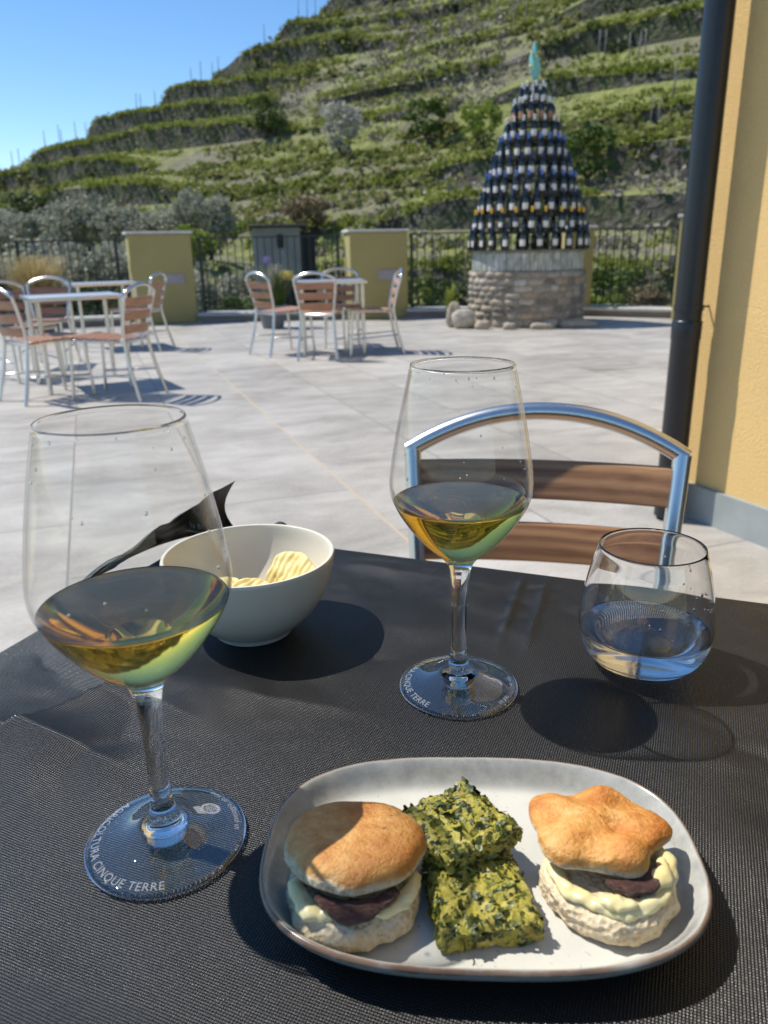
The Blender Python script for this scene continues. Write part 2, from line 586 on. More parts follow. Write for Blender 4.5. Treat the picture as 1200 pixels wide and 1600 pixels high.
# bowl walls: so thin that light crosses them unbent
m = NT('thin_bowl_glass')
tr = m.n('ShaderNodeBsdfTransparent'); gl = m.n('ShaderNodeBsdfGlossy', Roughness=.0)
lw = m.n('ShaderNodeLayerWeight'); mx = m.n('ShaderNodeMixShader')
fr = m.math('MULTIPLY_ADD', m.math('POWER', lw.outputs['Facing'], 5.0), .9, .016)
m.l(m.ramp(lw.outputs['Facing'], [(.7, (.99, .993, .99)), (.94, (.88, .89, .88)), (1.0, (.5, .51, .5))]), tr.inputs[0])
m.l(fr, mx.inputs[0]); m.l(tr.outputs[0], mx.inputs[1]); m.l(gl.outputs[0], mx.inputs[2]); m.l(mx.outputs[0], m.out.inputs[0])
M['bowl_glass'] = m.m
# the foot: flat clear glass that light crosses without bending
m = NT('flat_clear_glass')
tr = m.n('ShaderNodeBsdfTransparent', Color=(.955, .97, .965, 1)); gl = m.n('ShaderNodeBsdfGlossy', Roughness=.0)
lw = m.n('ShaderNodeLayerWeight'); mx = m.n('ShaderNodeMixShader')
fr = m.math('MULTIPLY_ADD', m.math('POWER', lw.outputs['Facing'], 3.5), .9, .085)
m.l(fr, mx.inputs[0]); m.l(tr.outputs[0], mx.inputs[1]); m.l(gl.outputs[0], mx.inputs[2]); m.l(mx.outputs[0], m.out.inputs[0])
M['thin_glass'] = m.m
M['water'] = glass_mat('water', 1.33, (.99, 1, 1))
M['water'].node_tree.nodes['Principled BSDF'].inputs['Roughness'].default_value = .06
m = NT('etched_frost').set(Base_Color=(.85, .86, .88), Roughness=.8)
m.b.inputs['Alpha'].default_value = .24
M['etch'] = m.m
m = NT('cream_glazed_bowl').set(Base_Color=(.68, .635, .52), Roughness=.22)
M['bowl'] = m.m
m = NT('speckled_stoneware').set(Roughness=.2)
c = m.coord('Object')
at = m.n('ShaderNodeAttribute', props={'attribute_name': 'rim'})
nn = m.noise(c, 70, 5, .7); sp = m.noise(c, 420, 2); lo = m.noise(c, 22, 3)
col = m.ramp(lo, [(.3, (.50, .495, .44)), (.7, (.60, .59, .525))])
grey = m.ramp(nn, [(.35, (.28, .28, .255)), (.65, (.45, .445, .40))])
rim = m.math('ADD', at.outputs['Fac'], m.math('MULTIPLY', m.math('SUBTRACT', nn, .5), .35))
col = m.mix(m.ramp(rim, [(.12, 0.0), (.42, .85)]), col, grey)
brown = m.ramp(lo, [(.35, (.10, .055, .03)), (.6, (.22, .15, .10)), (.7, (.36, .33, .28))])
col = m.mix(m.ramp(rim, [(.84, 0.0), (.98, 1.0)]), col, brown)
col = m.mix(m.ramp(sp, [(.68, 0.0), (.74, .5)]), col, (.25, .22, .18))
m.color(col); m.bump(nn, .05, .001)
M['plate'] = m.m

def bread_mat(name, crust_a, crust_b, crust_c):
    m = NT(name).set(Roughness=.45)
    m.b.inputs['Subsurface Weight'].default_value = .12
    m.b.inputs['Subsurface Radius'].default_value = (.004, .0025, .001)
    m.b.inputs['Subsurface Scale'].default_value = 1
    at = m.n('ShaderNodeAttribute', props={'attribute_name': 'crust'})
    c = m.coord('Object')
    n1 = m.noise(c, 55, 5, .6); n2 = m.noise(c, 260, 4, .65)
    crust = m.ramp(m.math('ADD', m.math('MULTIPLY', n1, .68), m.math('MULTIPLY', n2, .32)), [(.35, crust_c), (.47, crust_b), (.62, crust_a)])
    vo = m.n('ShaderNodeTexVoronoi', Scale=330.0); m.l(c, vo.inputs['Vector'])
    crumb = m.ramp(vo.outputs['Distance'], [(.05, (.46, .32, .16)), (.35, (.66, .51, .31)), (.8, (.74, .62, .42))])
    f = m.math('ADD', at.outputs['Fac'], m.math('MULTIPLY', m.math('SUBTRACT', n1, .5), .8))
    f = m.ramp(f, [(.3, 0.0), (.62, 1.0)])
    m.color(m.mix(f, crumb, crust))
    n4 = m.noise(c, 620, 4, .7)
    hh = m.math('ADD', m.math('MULTIPLY', vo.outputs['Distance'], m.math('SUBTRACT', 1.15, f)), m.math('ADD', m.math('MULTIPLY', n2, .9), m.math('MULTIPLY', n4, .45)))
    m.bump(hh, .8, .0022)
    return m.m
M['bun_pale'] = bread_mat('golden_bun_crust', (.46, .175, .035), (.60, .29, .075), (.70, .44, .17))
M['bun_dark'] = bread_mat('toasted_bun_crust', (.50, .17, .028), (.66, .31, .07), (.74, .45, .17))
m = NT('bread_crumb').set(Roughness=.8)
m.b.inputs['Subsurface Weight'].default_value = .2
m.b.inputs['Subsurface Radius'].default_value = (.004, .003, .0015); m.b.inputs['Subsurface Scale'].default_value = 1
c = m.coord(); vo = m.n('ShaderNodeTexVoronoi', Scale=380.0); m.l(c, vo.inputs['Vector']); nn = m.noise(c, 120, 5, .7)
m.color(m.mix(m.ramp(nn, [(.5, 0.0), (.66, .45)]), m.ramp(vo.outputs['Distance'], [(.05, (.46, .33, .17)), (.28, (.66, .52, .32)), (.8, (.74, .62, .42))]), (.56, .40, .18)))
m.bump(m.math('ADD', vo.outputs['Distance'], nn), .6, .002)
M['crumb'] = m.m
m = NT('cream_cheese').set(Base_Color=(.80, .73, .46), Roughness=.3)
m.b.inputs['Subsurface Weight'].default_value = .3
m.b.inputs['Subsurface Radius'].default_value = (.004, .003, .001); m.b.inputs['Subsurface Scale'].default_value = 1
c = m.coord(); nn = m.noise(c, 160, 4); m.bump(nn, .3, .001)
m.color(m.ramp(m.noise(c, 60, 3), [(.3, (.70, .57, .24)), (.7, (.80, .71, .42))]))
M['cream'] = m.m
m = NT('anchovy_fillet').set(Roughness=.25)
c = m.coord('Object', scale=(1, 3, 5)); nn = m.noise(c, 170, 6, .7)
m.color(m.ramp(nn, [(.3, (.035, .015, .013)), (.55, (.10, .045, .035)), (.75, (.24, .14, .11))])); m.bump(nn, .9, .003)
M['anchovy'] = m.m
m = NT('spinach_frittata').set(Roughness=.38)
m.b.inputs['Subsurface Weight'].default_value = .1
m.b.inputs['Subsurface Radius'].default_value = (.003, .003, .001); m.b.inputs['Subsurface Scale'].default_value = 1
c = m.coord()
n1 = m.noise(c, 140, 6, .7, .6); n2 = m.noise(c, 480, 5, .75); n3 = m.noise(c, 60, 3)
egg = m.ramp(n1, [(.3, (.20, .19, .018)), (.43, (.42, .37, .045)), (.56, (.58, .50, .10)), (.7, (.74, .66, .28))])
egg = m.mix(m.ramp(n3, [(.55, 0.0), (.72, .6)]), egg, (.38, .22, .05))
m.color(m.mix(m.ramp(n2, [(.35, .4), (.52, 0.0)]), egg, (.14, .145, .02)))
m.bump(m.math('ADD', n1, m.math('MULTIPLY', n2, .6)), 1.0, .0025)
M['frittata'] = m.m
m = NT('cooked_spinach').set(Roughness=.3)
c = m.coord(); n1 = m.noise(c, 190, 3, .6); n2 = m.noise(c, 700, 3)
m.color(m.ramp(n1, [(.34, (.016, .024, .007)), (.46, (.045, .060, .012)), (.56, (.13, .14, .02)), (.66, (.28, .27, .045))]))
m.bump(n2, .6, .001)
M['spinach'] = m.m
m = NT('potato_chip').set(Roughness=.5)
c = m.coord(); nn = m.noise(c, 90, 4)
m.color(m.ramp(nn, [(.3, (.58, .38, .10)), (.45, (.76, .60, .22)), (.72, (.84, .73, .36))])); m.bump(m.noise(c, 500, 3), .4, .001)
M['chip'] = m.m
M['hut_wall'] = plain('hut_grey_render', (.27, .26, .24), .9, var=.15, scale=2)
M['hut_roof'] = plain('hut_dark_roof', (.04, .042, .045), .8)
M['hut_door'] = plain('hut_door_wood', (.02, .02, .02), .8)
M['pot'] = plain('grey_pot', (.16, .17, .18), .7)
M['lamp_grey'] = plain('grey_lamp_cover', (.33, .31, .33), .4)

# ------------------------------------------------------------------ setting
# terrace floor: polygon slab
fence_line = [(-8.0, 11.35), (-3.35, 12.55), (-0.05, 12.75), (2.78, 12.45), (4.25, 11.55), (9.0, 8.2)]
outer = [(x * 1.0, y + .35) for x, y in fence_line]
poly = [(-8.2, -6), (9.2, -6)] + outer[::-1]
V = [(x, y, 0) for x, y in poly] + [(x, y, -.35) for x, y in poly]
n = len(poly)
Fs = [tuple(range(n))] + [(i + n, (i + 1) % n + n, (i + 1) % n, i) for i in range(n)]
tag(obj('terrace_floor', mesh_from('terrace_floor', V, Fs, M['tile'], False)), 'grey stone-look tiled terrace floor', 'floor', kind='structure')
# ground sheet
def gfun(X, Y):
    X = np.asarray(X, float); Y = np.asarray(Y, float)
    z = -.75 - 1.6 * np.clip((Y - 12.5) / 20, 0, 1)
    z = z + 3.0 * smoothstep(26, 43, Y) * smoothstep(-1, -9, X) * smoothstep(75, 60, Y)
    return z

gx = np.concatenate([np.linspace(-600, -60, 8), np.linspace(-50, 50, 41), np.linspace(60, 600, 8)])
gy = np.concatenate([np.linspace(-400, -20, 6), np.linspace(-10, 60, 36), np.linspace(80, 900, 8)])
X, Y = np.meshgrid(gx, gy, indexing='ij')
Z = gfun(X, Y) + .22 * fbm(np.stack([X * .25, Y * .25, X * 0], -1), 3)
Z = np.where(Y < 11, -1.2, Z)
mbg = MB().grid(np.stack([X, Y, Z], -1))
tag(mbg.build('ground', M['hill']), 'rough grassy ground below the terrace', 'ground', kind='structure')

# hill
rng = np.random.default_rng(7)
PHI = math.radians(38)
SL, U0, PIT = .64, 36.4, 3.0
DU = PIT / SL
vs = np.arange(-185, 62, .8)
us0 = U0 - 2.5 * DU + .2
NK = 16
rows = []
wall_rows = []
for k in range(NK):
    uk = us0 + k * DU
    zA = SL * (uk - U0)
    w1 = np.clip(.72 + .75 * vnoise(np.stack([vs * .06, np.full_like(vs, k * 3.7), vs * 0], -1), 11), .04, 1)
    left = smoothstep(-55, -70, vs)
    w1 = w1 * (1 - .8 * smoothstep(-58, -50, vs) * smoothstep(-26, -34, vs) * (k > 2))
    w2 = left * np.clip(.85 + .6 * vnoise(np.stack([vs * .07, np.full_like(vs, k * 5.1 + 50), vs * 0], -1), 12), .1, 1)
    w1 = np.maximum(w1, left * np.clip(.9 + .5 * vnoise(np.stack([vs * .05, np.full_like(vs, k * 2.1), vs * 0], -1), 14), .3, 1))
    hw = (1.6 + .5 * left) * w1; hm = .0 * w2
    uo = 1.6 * vnoise(np.stack([vs * .045, np.full_like(vs, k * .55), vs * 0], -1), 21) + .25 * vnoise(np.stack([vs * .3, np.full_like(vs, k * 9.), vs * 0], -1), 22)
    zo = .55 * vnoise(np.stack([vs * .035, np.full_like(vs, k * .6), vs * 0], -1), 31)
    g = PIT - hw - hm
    for (fu, zz) in ((0, 0 * vs), (.035, hw), (.22, hw + .25 * g), (.50, hw + .52 * g), (.53, hw + .52 * g + hm), (.75, hw + .78 * g + hm)):
        u = uk + fu * DU + uo
        z = zA + zz + zo + .10 * vnoise(np.stack([vs * .9, np.full_like(vs, u.mean() * .9), vs * 0], -1), 41) * (fu > .1)
        rows.append((u, z))
    wall_rows.append(len(rows) - 5)
U = np.array([r[0] for r in rows]); Zh = np.array([r[1] for r in rows])
Vv = np.broadcast_to(vs, U.shape)
HX = U * math.sin(PHI) + Vv * math.cos(PHI)
HY = U * math.cos(PHI) - Vv * math.sin(PHI)
crest = 99 + 2.0 * vnoise(np.stack([HX * .15, HX * 0, HX * 0], -1), 5)
HZ = Zh - .95 * np.clip(HY - crest, 0, None)
HZ[0] = -6
HP = np.stack([HX, HY, HZ], -1)
mbh = MB().grid(HP)
hill = mbh.build('hill', M['hill'], smooth=False)
tag(hill, 'steep terraced hillside behind the terrace', 'hill', kind='structure')


def hill_at(i, j):
    i0 = np.clip(np.floor(i).astype(int), 0, HP.shape[0] - 2); j0 = np.clip(np.floor(j).astype(int), 0, HP.shape[1] - 2)
    fi = (i - i0)[:, None]; fj = (j - j0)[:, None]
    return (HP[i0, j0] * (1 - fi) * (1 - fj) + HP[i0 + 1, j0] * fi * (1 - fj) + HP[i0, j0 + 1] * (1 - fi) * fj + HP[i0 + 1, j0 + 1] * fi * fj)


def hill_z(x, y):
    d = (HP[..., 0] - x) ** 2 + (HP[..., 1] - y) ** 2
    return HP[..., 2].ravel()[np.argmin(d)] if d.min() < 6 else None


def leaf_quads(C, size, rng, flat=.5, upbias=0.0):
    """leaf-sized rhombus faces at the points C"""
    N = len(C)
    a = rng.normal(size=(N, 3)); a[:, 2] *= flat; a /= np.linalg.norm(a, axis=1)[:, None]
    b = rng.normal(size=(N, 3)); b[:, 2] += upbias
    b -= a * (a * b).sum(1)[:, None]; b /= np.linalg.norm(b, axis=1)[:, None]
    sz = (np.broadcast_to(size, (N,)) * rng.uniform(.6, 1.4, N))[:, None]
    V = np.stack([C - a * sz * .5, C - b * sz * .32, C + a * sz * .5, C + b * sz * .32], 1).reshape(-1, 3)
    return V, np.arange(N * 4).reshape(N, 4)


def clumps(P, R, n, rng, squash=.7):
    """n points in a ball of radius R round each P"""
    N = len(P)
    d = rng.normal(size=(N, n, 3)); d /= np.linalg.norm(d, axis=2)[..., None]
    r = rng.uniform(.25, 1, (N, n, 1)) ** .5
    Rr = np.broadcast_to(np.asarray(R), (N,))[:, None, None]
    off = d * r * Rr
    off[..., 2] = off[..., 2] * squash + Rr[..., 0] * squash * .55
    return (P[:, None] + off).reshape(-1, 3)


def in_view(P, lo=-.62, hi=.62):
    t = P[:, 0] / np.maximum(P[:, 1], 1)
    return (t > lo) & (t < hi) & (P[:, 1] > 5)


# shrubs scattered on the hill (uncountable)
N = 25000
ii = rng.uniform(1, HP.shape[0] - 2, N); jj = rng.uniform(0, HP.shape[1] - 2, N)
P = hill_at(ii, jj)
keep = in_view(P) & (P[:, 1] < 101)
P = P[keep]
dens = fbm(P * .07, 77, 4)
bare = fbm(P * np.array([.05, .05, .12]), 91, 3)
left_part = (P[:, 0] / P[:, 1] < -.14)
tx = P[:, 0] / P[:, 1]
bare = bare + .75 * smoothstep(-.04, .0, tx) * smoothstep(.19, .13, tx) * smoothstep(6, 10, P[:, 2]) * smoothstep(28, 22, P[:, 2]) + .5 * smoothstep(.2, .26, tx) * smoothstep(9, 6, P[:, 2]) * smoothstep(1, 3, P[:, 2])
dens = dens - .85 * smoothstep(-.11, -.16, tx) * smoothstep(9, 12, P[:, 2]) - .35 * smoothstep(.17, .23, tx) * smoothstep(7, 9, P[:, 2])
green_p = P[(dens > -.45) & (bare < .32)]
brush_p = P[(bare >= .22) & (rng.uniform(size=len(P)) < .8) & ~left_part]
R = rng.uniform(.22, .68, len(green_p)) * (1 + .5 * (rng.uniform(size=len(green_p)) < .12))
V, Fq = leaf_quads(clumps(green_p, R, 13, rng), .42, rng)
tag(obj('hillside_scrub', mesh_from('hillside_scrub', V, Fq, M['scrub'])), 'green scrub covering the terraced hillside', 'scrub', kind='stuff')
R = rng.uniform(.3, .7, len(brush_p))
V, Fq = leaf_quads(clumps(brush_p, R, 12, rng), .3, rng, 1.6, .8)
tag(obj('dry_brush', mesh_from('dry_brush', V, Fq, M['brush'])), 'greyish brown dry brush on the hill', 'dry brush', kind='stuff')
# grass along the wall tops and treads
GP = []
for wr_ in wall_rows:
    n_ = 4200
    base_i = np.where(rng.uniform(size=n_) < .75, wr_, wr_ + 3.0)
    i_ = base_i + rng.uniform(-.12, .9, n_) ; j_ = rng.uniform(0, HP.shape[1] - 2, n_)
    p_ = hill_at(i_, j_)
    q = vnoise(p_ * .12, 55)
    GP.append(p_[in_view(p_) & (p_[:, 1] < 101) & (q > -.35)])
GP = np.concatenate(GP)
V, Fq = leaf_quads(clumps(GP, rng.uniform(.2, .5, len(GP)), 8, rng, .6), .30, rng, 1.5, 1.0)
tag(obj('terrace_grass', mesh_from('terrace_grass', V, Fq, M['grassy'])), 'bright green grass along the terrace wall tops', 'grass', kind='stuff')
WP = []
for wr_ in wall_rows:
    n_ = 360
    i_ = wr_ - 1 + rng.uniform(-.5, 1.2, n_); j_ = rng.uniform(0, HP.shape[1] - 2, n_)
    p_ = hill_at(i_, j_)
    WP.append(p_[in_view(p_) & (p_[:, 1] < 101) & (vnoise(p_ * .16, 66) > .0)])
WP = np.concatenate(WP)
V, Fq = leaf_quads(clumps(WP, rng.uniform(.25, .8, len(WP)), 16, rng, .9), .34, rng)
tag(obj('wall_creepers', mesh_from('wall_creepers', V, Fq, M['dark_leaf'])), 'dark creepers and brambles hanging on the terrace walls', 'creepers', kind='stuff')
# weeds in the strip between fence and hill
N = 2600
P = np.stack([rng.uniform(-24, 24, N), rng.uniform(13.6, 40, N), np.zeros(N)], 1)
P[:, 2] = gfun(P[:, 0], P[:, 1])
P = P[in_view(P, -.7, .7) & (vnoise(P * .3, 8) > -.3)]
V, Fq = leaf_quads(clumps(P, rng.uniform(.15, .5, len(P)), 14, rng), .16, rng, 1.2, .5)
tag(obj('undergrowth', mesh_from('undergrowth', V, Fq, M['green'])), 'green weeds below the terrace railing', 'undergrowth', kind='stuff')


# ---- trees and bushes, each its own thing
def crown_mesh(name, mat, rx, rz, n_cl, n_leaf, leaf, seed, squash=.8, flat=.6):
    rg = np.random.default_rng(seed)
    d = rg.normal(size=(n_cl, 3)); d /= np.linalg.norm(d, axis=1)[:, None]
    rad = rg.uniform(.35, 1.0, (n_cl, 1)) ** .6
    C = d * rad * np.array([rx, rx * rg.uniform(.8, 1.1), rz])
    C[:, 2] += rz
    pts = clumps(C, rg.uniform(.16, .36, n_cl) * rx, n_leaf, rg, squash)
    pts[:, 2] = np.maximum(pts[:, 2], .02)
    V, Fq = leaf_quads(pts, leaf, rg, flat)
    return mesh_from(name, V, Fq, mat)


def trunk_mesh(name, h, r, spread, nl, seed):
    rg = random.Random(seed)
    mb = MB()
    mb.tube([(0, 0, -.3), (.03, .02, h * .5), (-.02, .05, h)], [r * 1.3, r, r * .7], 8)
    for k in range(nl):
        a = 2 * math.pi * k / nl + rg.uniform(-.4, .4)
        l = spread * rg.uniform(.6, 1)
        z0 = h * rg.uniform(.65, .98)
        mb.tube([(0, .03, z0), (math.cos(a) * l * .5, math.sin(a) * l * .5, z0 + l * .55), (math.cos(a) * l, math.sin(a) * l, z0 + l * 1.15)], [r * .55, r * .35, r * .12], 6)
    return mb.mesh(name, M['bark'])


def make_tree(name, label, cat, group, mat, rx, rz, n_cl, n_leaf, leaf, seed, trunk_h, loc=None):
    t = empty(name, (0, 0, 0), 0, label, cat, group)
    cr = obj('crown', crown_mesh('crown', mat, rx, rz, n_cl, n_leaf, leaf, seed), t)
    cr.location = (0, 0, trunk_h * .8)
    obj('trunk', trunk_mesh('trunk', trunk_h, .05 + rx * .045, rx * .55, 5, seed), t)
    return t


def ground_z(x, y):
    z = hill_z(x, y)
    g = float(gfun(x, y))
    return max(z, g) if z is not None else g


olive_src = [make_tree('olive_tree', None, 'olive tree', None, M['olive'], 1.95, 1.4, 70, 60, .2, 100 + k, .3) for k in range(3)]
# (azimuth tangent, distance, scale, row)
olives = [(-.52, 30, 1.0, 0), (-.455, 27, .9, 0), (-.40, 31, 1.05, 0), (-.345, 28, .95, 0), (-.285, 30, 1.0, 0), (-.232, 27.5, .8, 0), (-.565, 27, 1.0, 0), (-.165, 29, .75, 0), (-.09, 28, .7, 0),
          (-.53, 44, .9, 1), (-.47, 47, 1.0, 1), (-.415, 44, .85, 1), (-.36, 47, 1.05, 1), (-.31, 45, .9, 1), (-.262, 44, .85, 1), (-.215, 43, 1.0, 1), (-.6, 46, 1.2, 1)]
for k, (t, d, s_, row) in enumerate(olives):
    o = olive_src[k] if k < 3 else copy_tree(olive_src[k % 3])
    x, y = t * d, d
    o.location = (x, y, ground_z(x, y) - .1)
    o.scale = (s_, s_, s_)
    o.rotation_euler = (0, 0, k * 1.3)
    if row == 0: tag(o, 'silvery olive tree in the lower row just beyond the railing', None, 'olive trees of the lower row')
    else: tag(o, 'silvery olive tree in the upper row at the foot of the terraced hill', None, 'olive trees of the upper row')

bush_kinds = {
    'green': ('green_bush', 'green'), 'lime': ('green_bush', 'lime'), 'dark': ('evergreen_bush', 'dark_leaf'), 'rust': ('brown_bush', 'rust_leaf'), 'blossom': ('blossoming_tree', 'blossom')}
bush_src = {}
bushes = [  # kind, tan az, distance, scale, label
    ('dark', -.415, 66, 2.3, 'dark evergreen bush on the left slope below the skyline'),
    ('green', -.445, 70, 1.9, 'round green bush at the far left foot of the skyline ridge'),
    ('lime', -.205, 47, 1.5, 'bright green young tree between the olives and the stone terraces'),
    ('lime', -.225, 40, 1.0, 'small bright green bush right below the young tree'),
    ('rust', -.085, 52, 1.5, 'brownish bush under the grassy terrace above the hut'),
    ('blossom', -.04, 62, 1.6, 'pale blossoming tree among the terraces'),
    ('green', -.05, 31, 1.2, 'green bush behind the middle railing, right of the hut'),
    ('lime', .0, 34, 1.3, 'light green bush beyond the centre pillar'),
    ('green', .045, 29, 1.2, 'green bush beyond the railing right of the centre pillar'),
    ('dark', .085, 33, 1.1, 'dark bush beyond the railing left of the bottle tower'),
    ('green', .29, 31, 1.3, 'large green bush right of the bottle tower'),
    ('lime', .245, 24, .8, 'light green bush behind the railing right of the bottle tower'),
    ('rust', .335, 26, .8, 'brown shrub behind the railing at the downpipe'),
    ('green', .06, 60, 1.6, 'green bush on the slope left of the bottle tower'),
    ('lime', .12, 55, 1.3, 'light green bush behind the bottle tower'),
    ('green', .25, 44, 1.5, 'green bush on the slope right of the bottle tower'),
    ('dark', -.13, 40, 1.1, 'dark bush growing just above the hut roof'),
    ('green', -.17, 20, .75, 'low green bush beyond the railing left of the hut'),
    ('dark', -.36, 21, .9, 'dark bush beyond the railing behind the dry ornamental grass'),
    ('green', -.13, 74, 1.7, 'green bush on the upper left slope'),
    ('lime', -.02, 45, 1.2, 'yellowish green bush in the middle of the lower slope'),
]
for kind, t, d, s_, lab in bushes:
    nm, mt = bush_kinds[kind]
    if kind not in bush_src:
        o = make_tree(nm, None, 'tree' if kind == 'blossom' else 'bush', None, M[mt], 1.0, .85, 34, 40, .17, hash(mt) % 1 + len(mt) * 7, .25)
        bush_src[kind] = o
        if kind == 'blossom':
            pass
    else:
        o = copy_tree(bush_src[kind])
    x, y = t * d, d
    o.location = (x, y, ground_z(x, y) - .1)
    o.scale = (s_, s_, s_ * (1.25 if kind == 'blossom' else 1))
    o.rotation_euler = (0, 0, t * 40)
    tag(o, lab)

# vine posts
post_me = MB().tube([(0, 0, -.3), (.01, 0, .7), (.03, .01, 1.5)], [.045, .042, .038], 6).mesh('vine_post', M['post'])
def post(p, h, lean, label, group):
    o = obj('vine_post', post_me)
    o.location = p; o.scale = (1, 1, h); o.rotation_euler = (lean, lean * .7, 0)
    tag(o, label, 'vine post', group)
pr = random.Random(4)
for k in range(46):
    x = -46 + k * 1.04 + pr.uniform(-.4, .4)
    if pr.random() < .25: continue
    y = 97.5 + pr.uniform(-1.5, .8)
    z = hill_z(x, y)
    if z is None: continue
    post((x, y, z - .1), pr.uniform(1.15, 1.7), pr.uniform(-.06, .06), 'thin vine post standing up against the sky on the hill ridge', 'vine posts on the skyline')
for (t, d) in ((.055, 76), (.075, 78), (.10, 74), (.115, 73), (.17, 70), (.18, 70.5), (.19, 71), (.29, 56), (.30, 56.5), (.308, 57), (.335, 62), (.343, 62.3), (.352, 62.8), (.32, 49), (.33, 49.3), (.345, 49.6), (.235, 66), (.245, 66.4), (.255, 60), (.262, 60.4)):
    x, y = t * d, d
    z = hill_z(x, y)
    if z is None: continue
    post((x, y, z - .1), pr.uniform(1.2, 1.6), pr.uniform(-.05, .05), 'thin vine post on the terraces behind the bottle tower', 'vine posts on the terraces')

# hut
ht = empty('stone_hut', (-2.75, 22.6, 0), .12, 'small grey hut with a dark flat roof behind the railing', 'hut')
HB = -1.9
MB().box((-.05, 0, (1.62 + HB) / 2), (1.25, 1.6, 1.62 - HB)).build('wall', M['hut_wall'], ht, False)
MB().box((0.0, 0, 1.66), (1.55, 1.8, .07), bev=.02).build('roof', M['hut_roof'], ht, False)
MB().box((.05, -.81, 1.28), (.16, .03, .34)).build('window', M['hut_door'], ht, False)
MB().box((.05, -.82, -.6), (.7, .03, 1.8)).build('door', M['hut_door'], ht, False)
MB().box((.78, .1, (1.5 + HB) / 2), (.4, 1.5, 1.5 - HB)).build('lean_to', M['hut_door'], ht, False)

# ---- terrace edge: kerbs, railing, pillars
def seg(a, b):
    dx, dy = b[0] - a[0], b[1] - a[1]
    return math.hypot(dx, dy), math.atan2(dy, dx), ((a[0] + b[0]) / 2, (a[1] + b[1]) / 2)


pill = [  # centre, width, depth, rotation, label, with lamp
    ((-3.36, 12.55), .93, .34, math.radians(24), 'wide olive yellow pillar beside the left tables, with a grey lamp plate', True, 1.31),
    ((-.04, 12.62), .92, .34, math.radians(17), 'olive yellow pillar behind the small centre table', True, 1.275),
    ((3.02, 12.40), .40, .34, math.radians(4), 'narrow olive yellow pillar behind the bottle tower', False, 1.26),
    ((4.42, 11.45), .34, .5, math.radians(-30), 'olive yellow pillar next to the dark downpipe', False, 1.36)]
for (c_, w_, d_, rz, lab, lamp, hh) in pill:
    p_ = empty('pillar', (c_[0], c_[1], 0), rz, lab, 'pillar')
    MB().box((0, 0, hh / 2), (w_, d_, hh), bev=.012).build('body', M['pillar'], p_, False)
    MB().box((0, 0, hh + .022), (w_ + .06, d_ + .06, .04), bev=.008).build('cap', M['stone_cap'], p_, False)
    if lamp:
        MB().box((.14, -d_ / 2 - .006, .66), (.34, .012, .15), bev=.003).build('wall_lamp', M['lamp_grey'], p_, False)

runs = [((-8.0, 11.35), (-3.93, 12.36), 'black iron railing at the left behind the dry ornamental grass'),
        ((-2.80, 12.66), (-.60, 12.66), 'black iron railing between the two wide pillars'),
        ((.48, 12.66), (2.62, 12.48), 'black iron railing between the centre pillar and the bottle tower'),
        ((3.12, 12.42), (4.30, 11.66), 'black iron railing between the bottle tower and the downpipe'),
        ((4.62, 11.25), (9.0, 8.2), 'black iron railing running on behind the yellow building')]
kerb_mb = MB(); kside = MB()
for a, b, lab in runs:
    L, rz, mid = seg(a, b)
    f = empty('railing', (a[0], a[1], 0), rz, lab, 'railing')
    mb = MB(); mb.box((L / 2, 0, 1.245), (L, .045, .018)); mb.build('top_rail', M['fence'], f, False)
    mb = MB(); mb.box((L / 2, 0, .20), (L, .035, .014)); mb.build('bottom_rail', M['fence'], f, False)
    mb = MB()
    nb = int(L / .115)
    for k in range(1, nb):
        mb.box((L * k / nb, 0, .723), (.014, .014, 1.026))
    mb.build('bars', M['fence'], f, False)
    np_ = max(1, round(L / 1.6))
    for k in range(np_ + 1):
        x = .03 + (L - .06) * k / np_
        MB().box((x, .028, .68), (.045, .02, 1.16)).build('post', M['fence'], f, False)
    kerb_mb.box((mid[0], mid[1], .115), (L + .1, .42, .05), rz, bev=.012)
    kside.box((mid[0] + .02 * math.sin(rz), mid[1] + .02, .045), (L + .1, .30, .09), rz)
kb = kerb_mb.build('kerb', M['kerb'], None, False); tag(kb, 'pale stone kerb under the railing', 'kerb', kind='structure')
ks = kside.build('kerb_base', M['kerb_side'], None, False); tag(ks, 'grey concrete base of the kerb', 'kerb', kind='structure')

# ---- yellow building on the right
wd = Vector((.108, -.243, 0)).normalized()          # along the wall, towards the camera
wn_ = Vector((-wd.y, wd.x, 0)); wn_ = wn_ if wn_.x < 0 else -wn_   # outward normal
bld = empty('yellow_building', (1.262, 2.813, 0), 0, 'yellow stuccoed building with grey stone plinth at the right edge', 'building')
def wall_pt(t, off, z): p = wd * t + wn_ * off; return (p.x, p.y, z)
def wall_box(t0, t1, o0, o1, z0, z1):
    P = [wall_pt(t, o, z) for t in (t0, t1) for o in (o0, o1) for z in (z0, z1)]
    return P, [(0, 1, 3, 2), (4, 6, 7, 5), (0, 4, 5, 1), (2, 3, 7, 6), (0, 2, 6, 4), (1, 5, 7, 3)]
T0 = -.235
MB().add(*wall_box(T0, 1.1, -.02, -4.0, 0.0, 6.5)).add(*wall_box(1.1, 7.0, -.02, -4.0, 2.65, 6.5)).build('wall', M['stucco'], bld, False)
MB().add(*wall_box(1.102, 7.0, -.60, -.68, 0.0, 2.648)).build('unseen_dark_panel', M['hut_door'], bld, False)  # unseen dark panel in an added opening, darkens reflections in the glasses
MB().add(*wall_box(T0 - .015, 1.098, .002, -.10, 0.0, .138)).build('plinth', M['plinth'], bld, False)
dp = empty('downpipe', (1.130, 2.915, 0), 0, 'dark grey metal downpipe at the corner of the yellow building', 'downpipe')
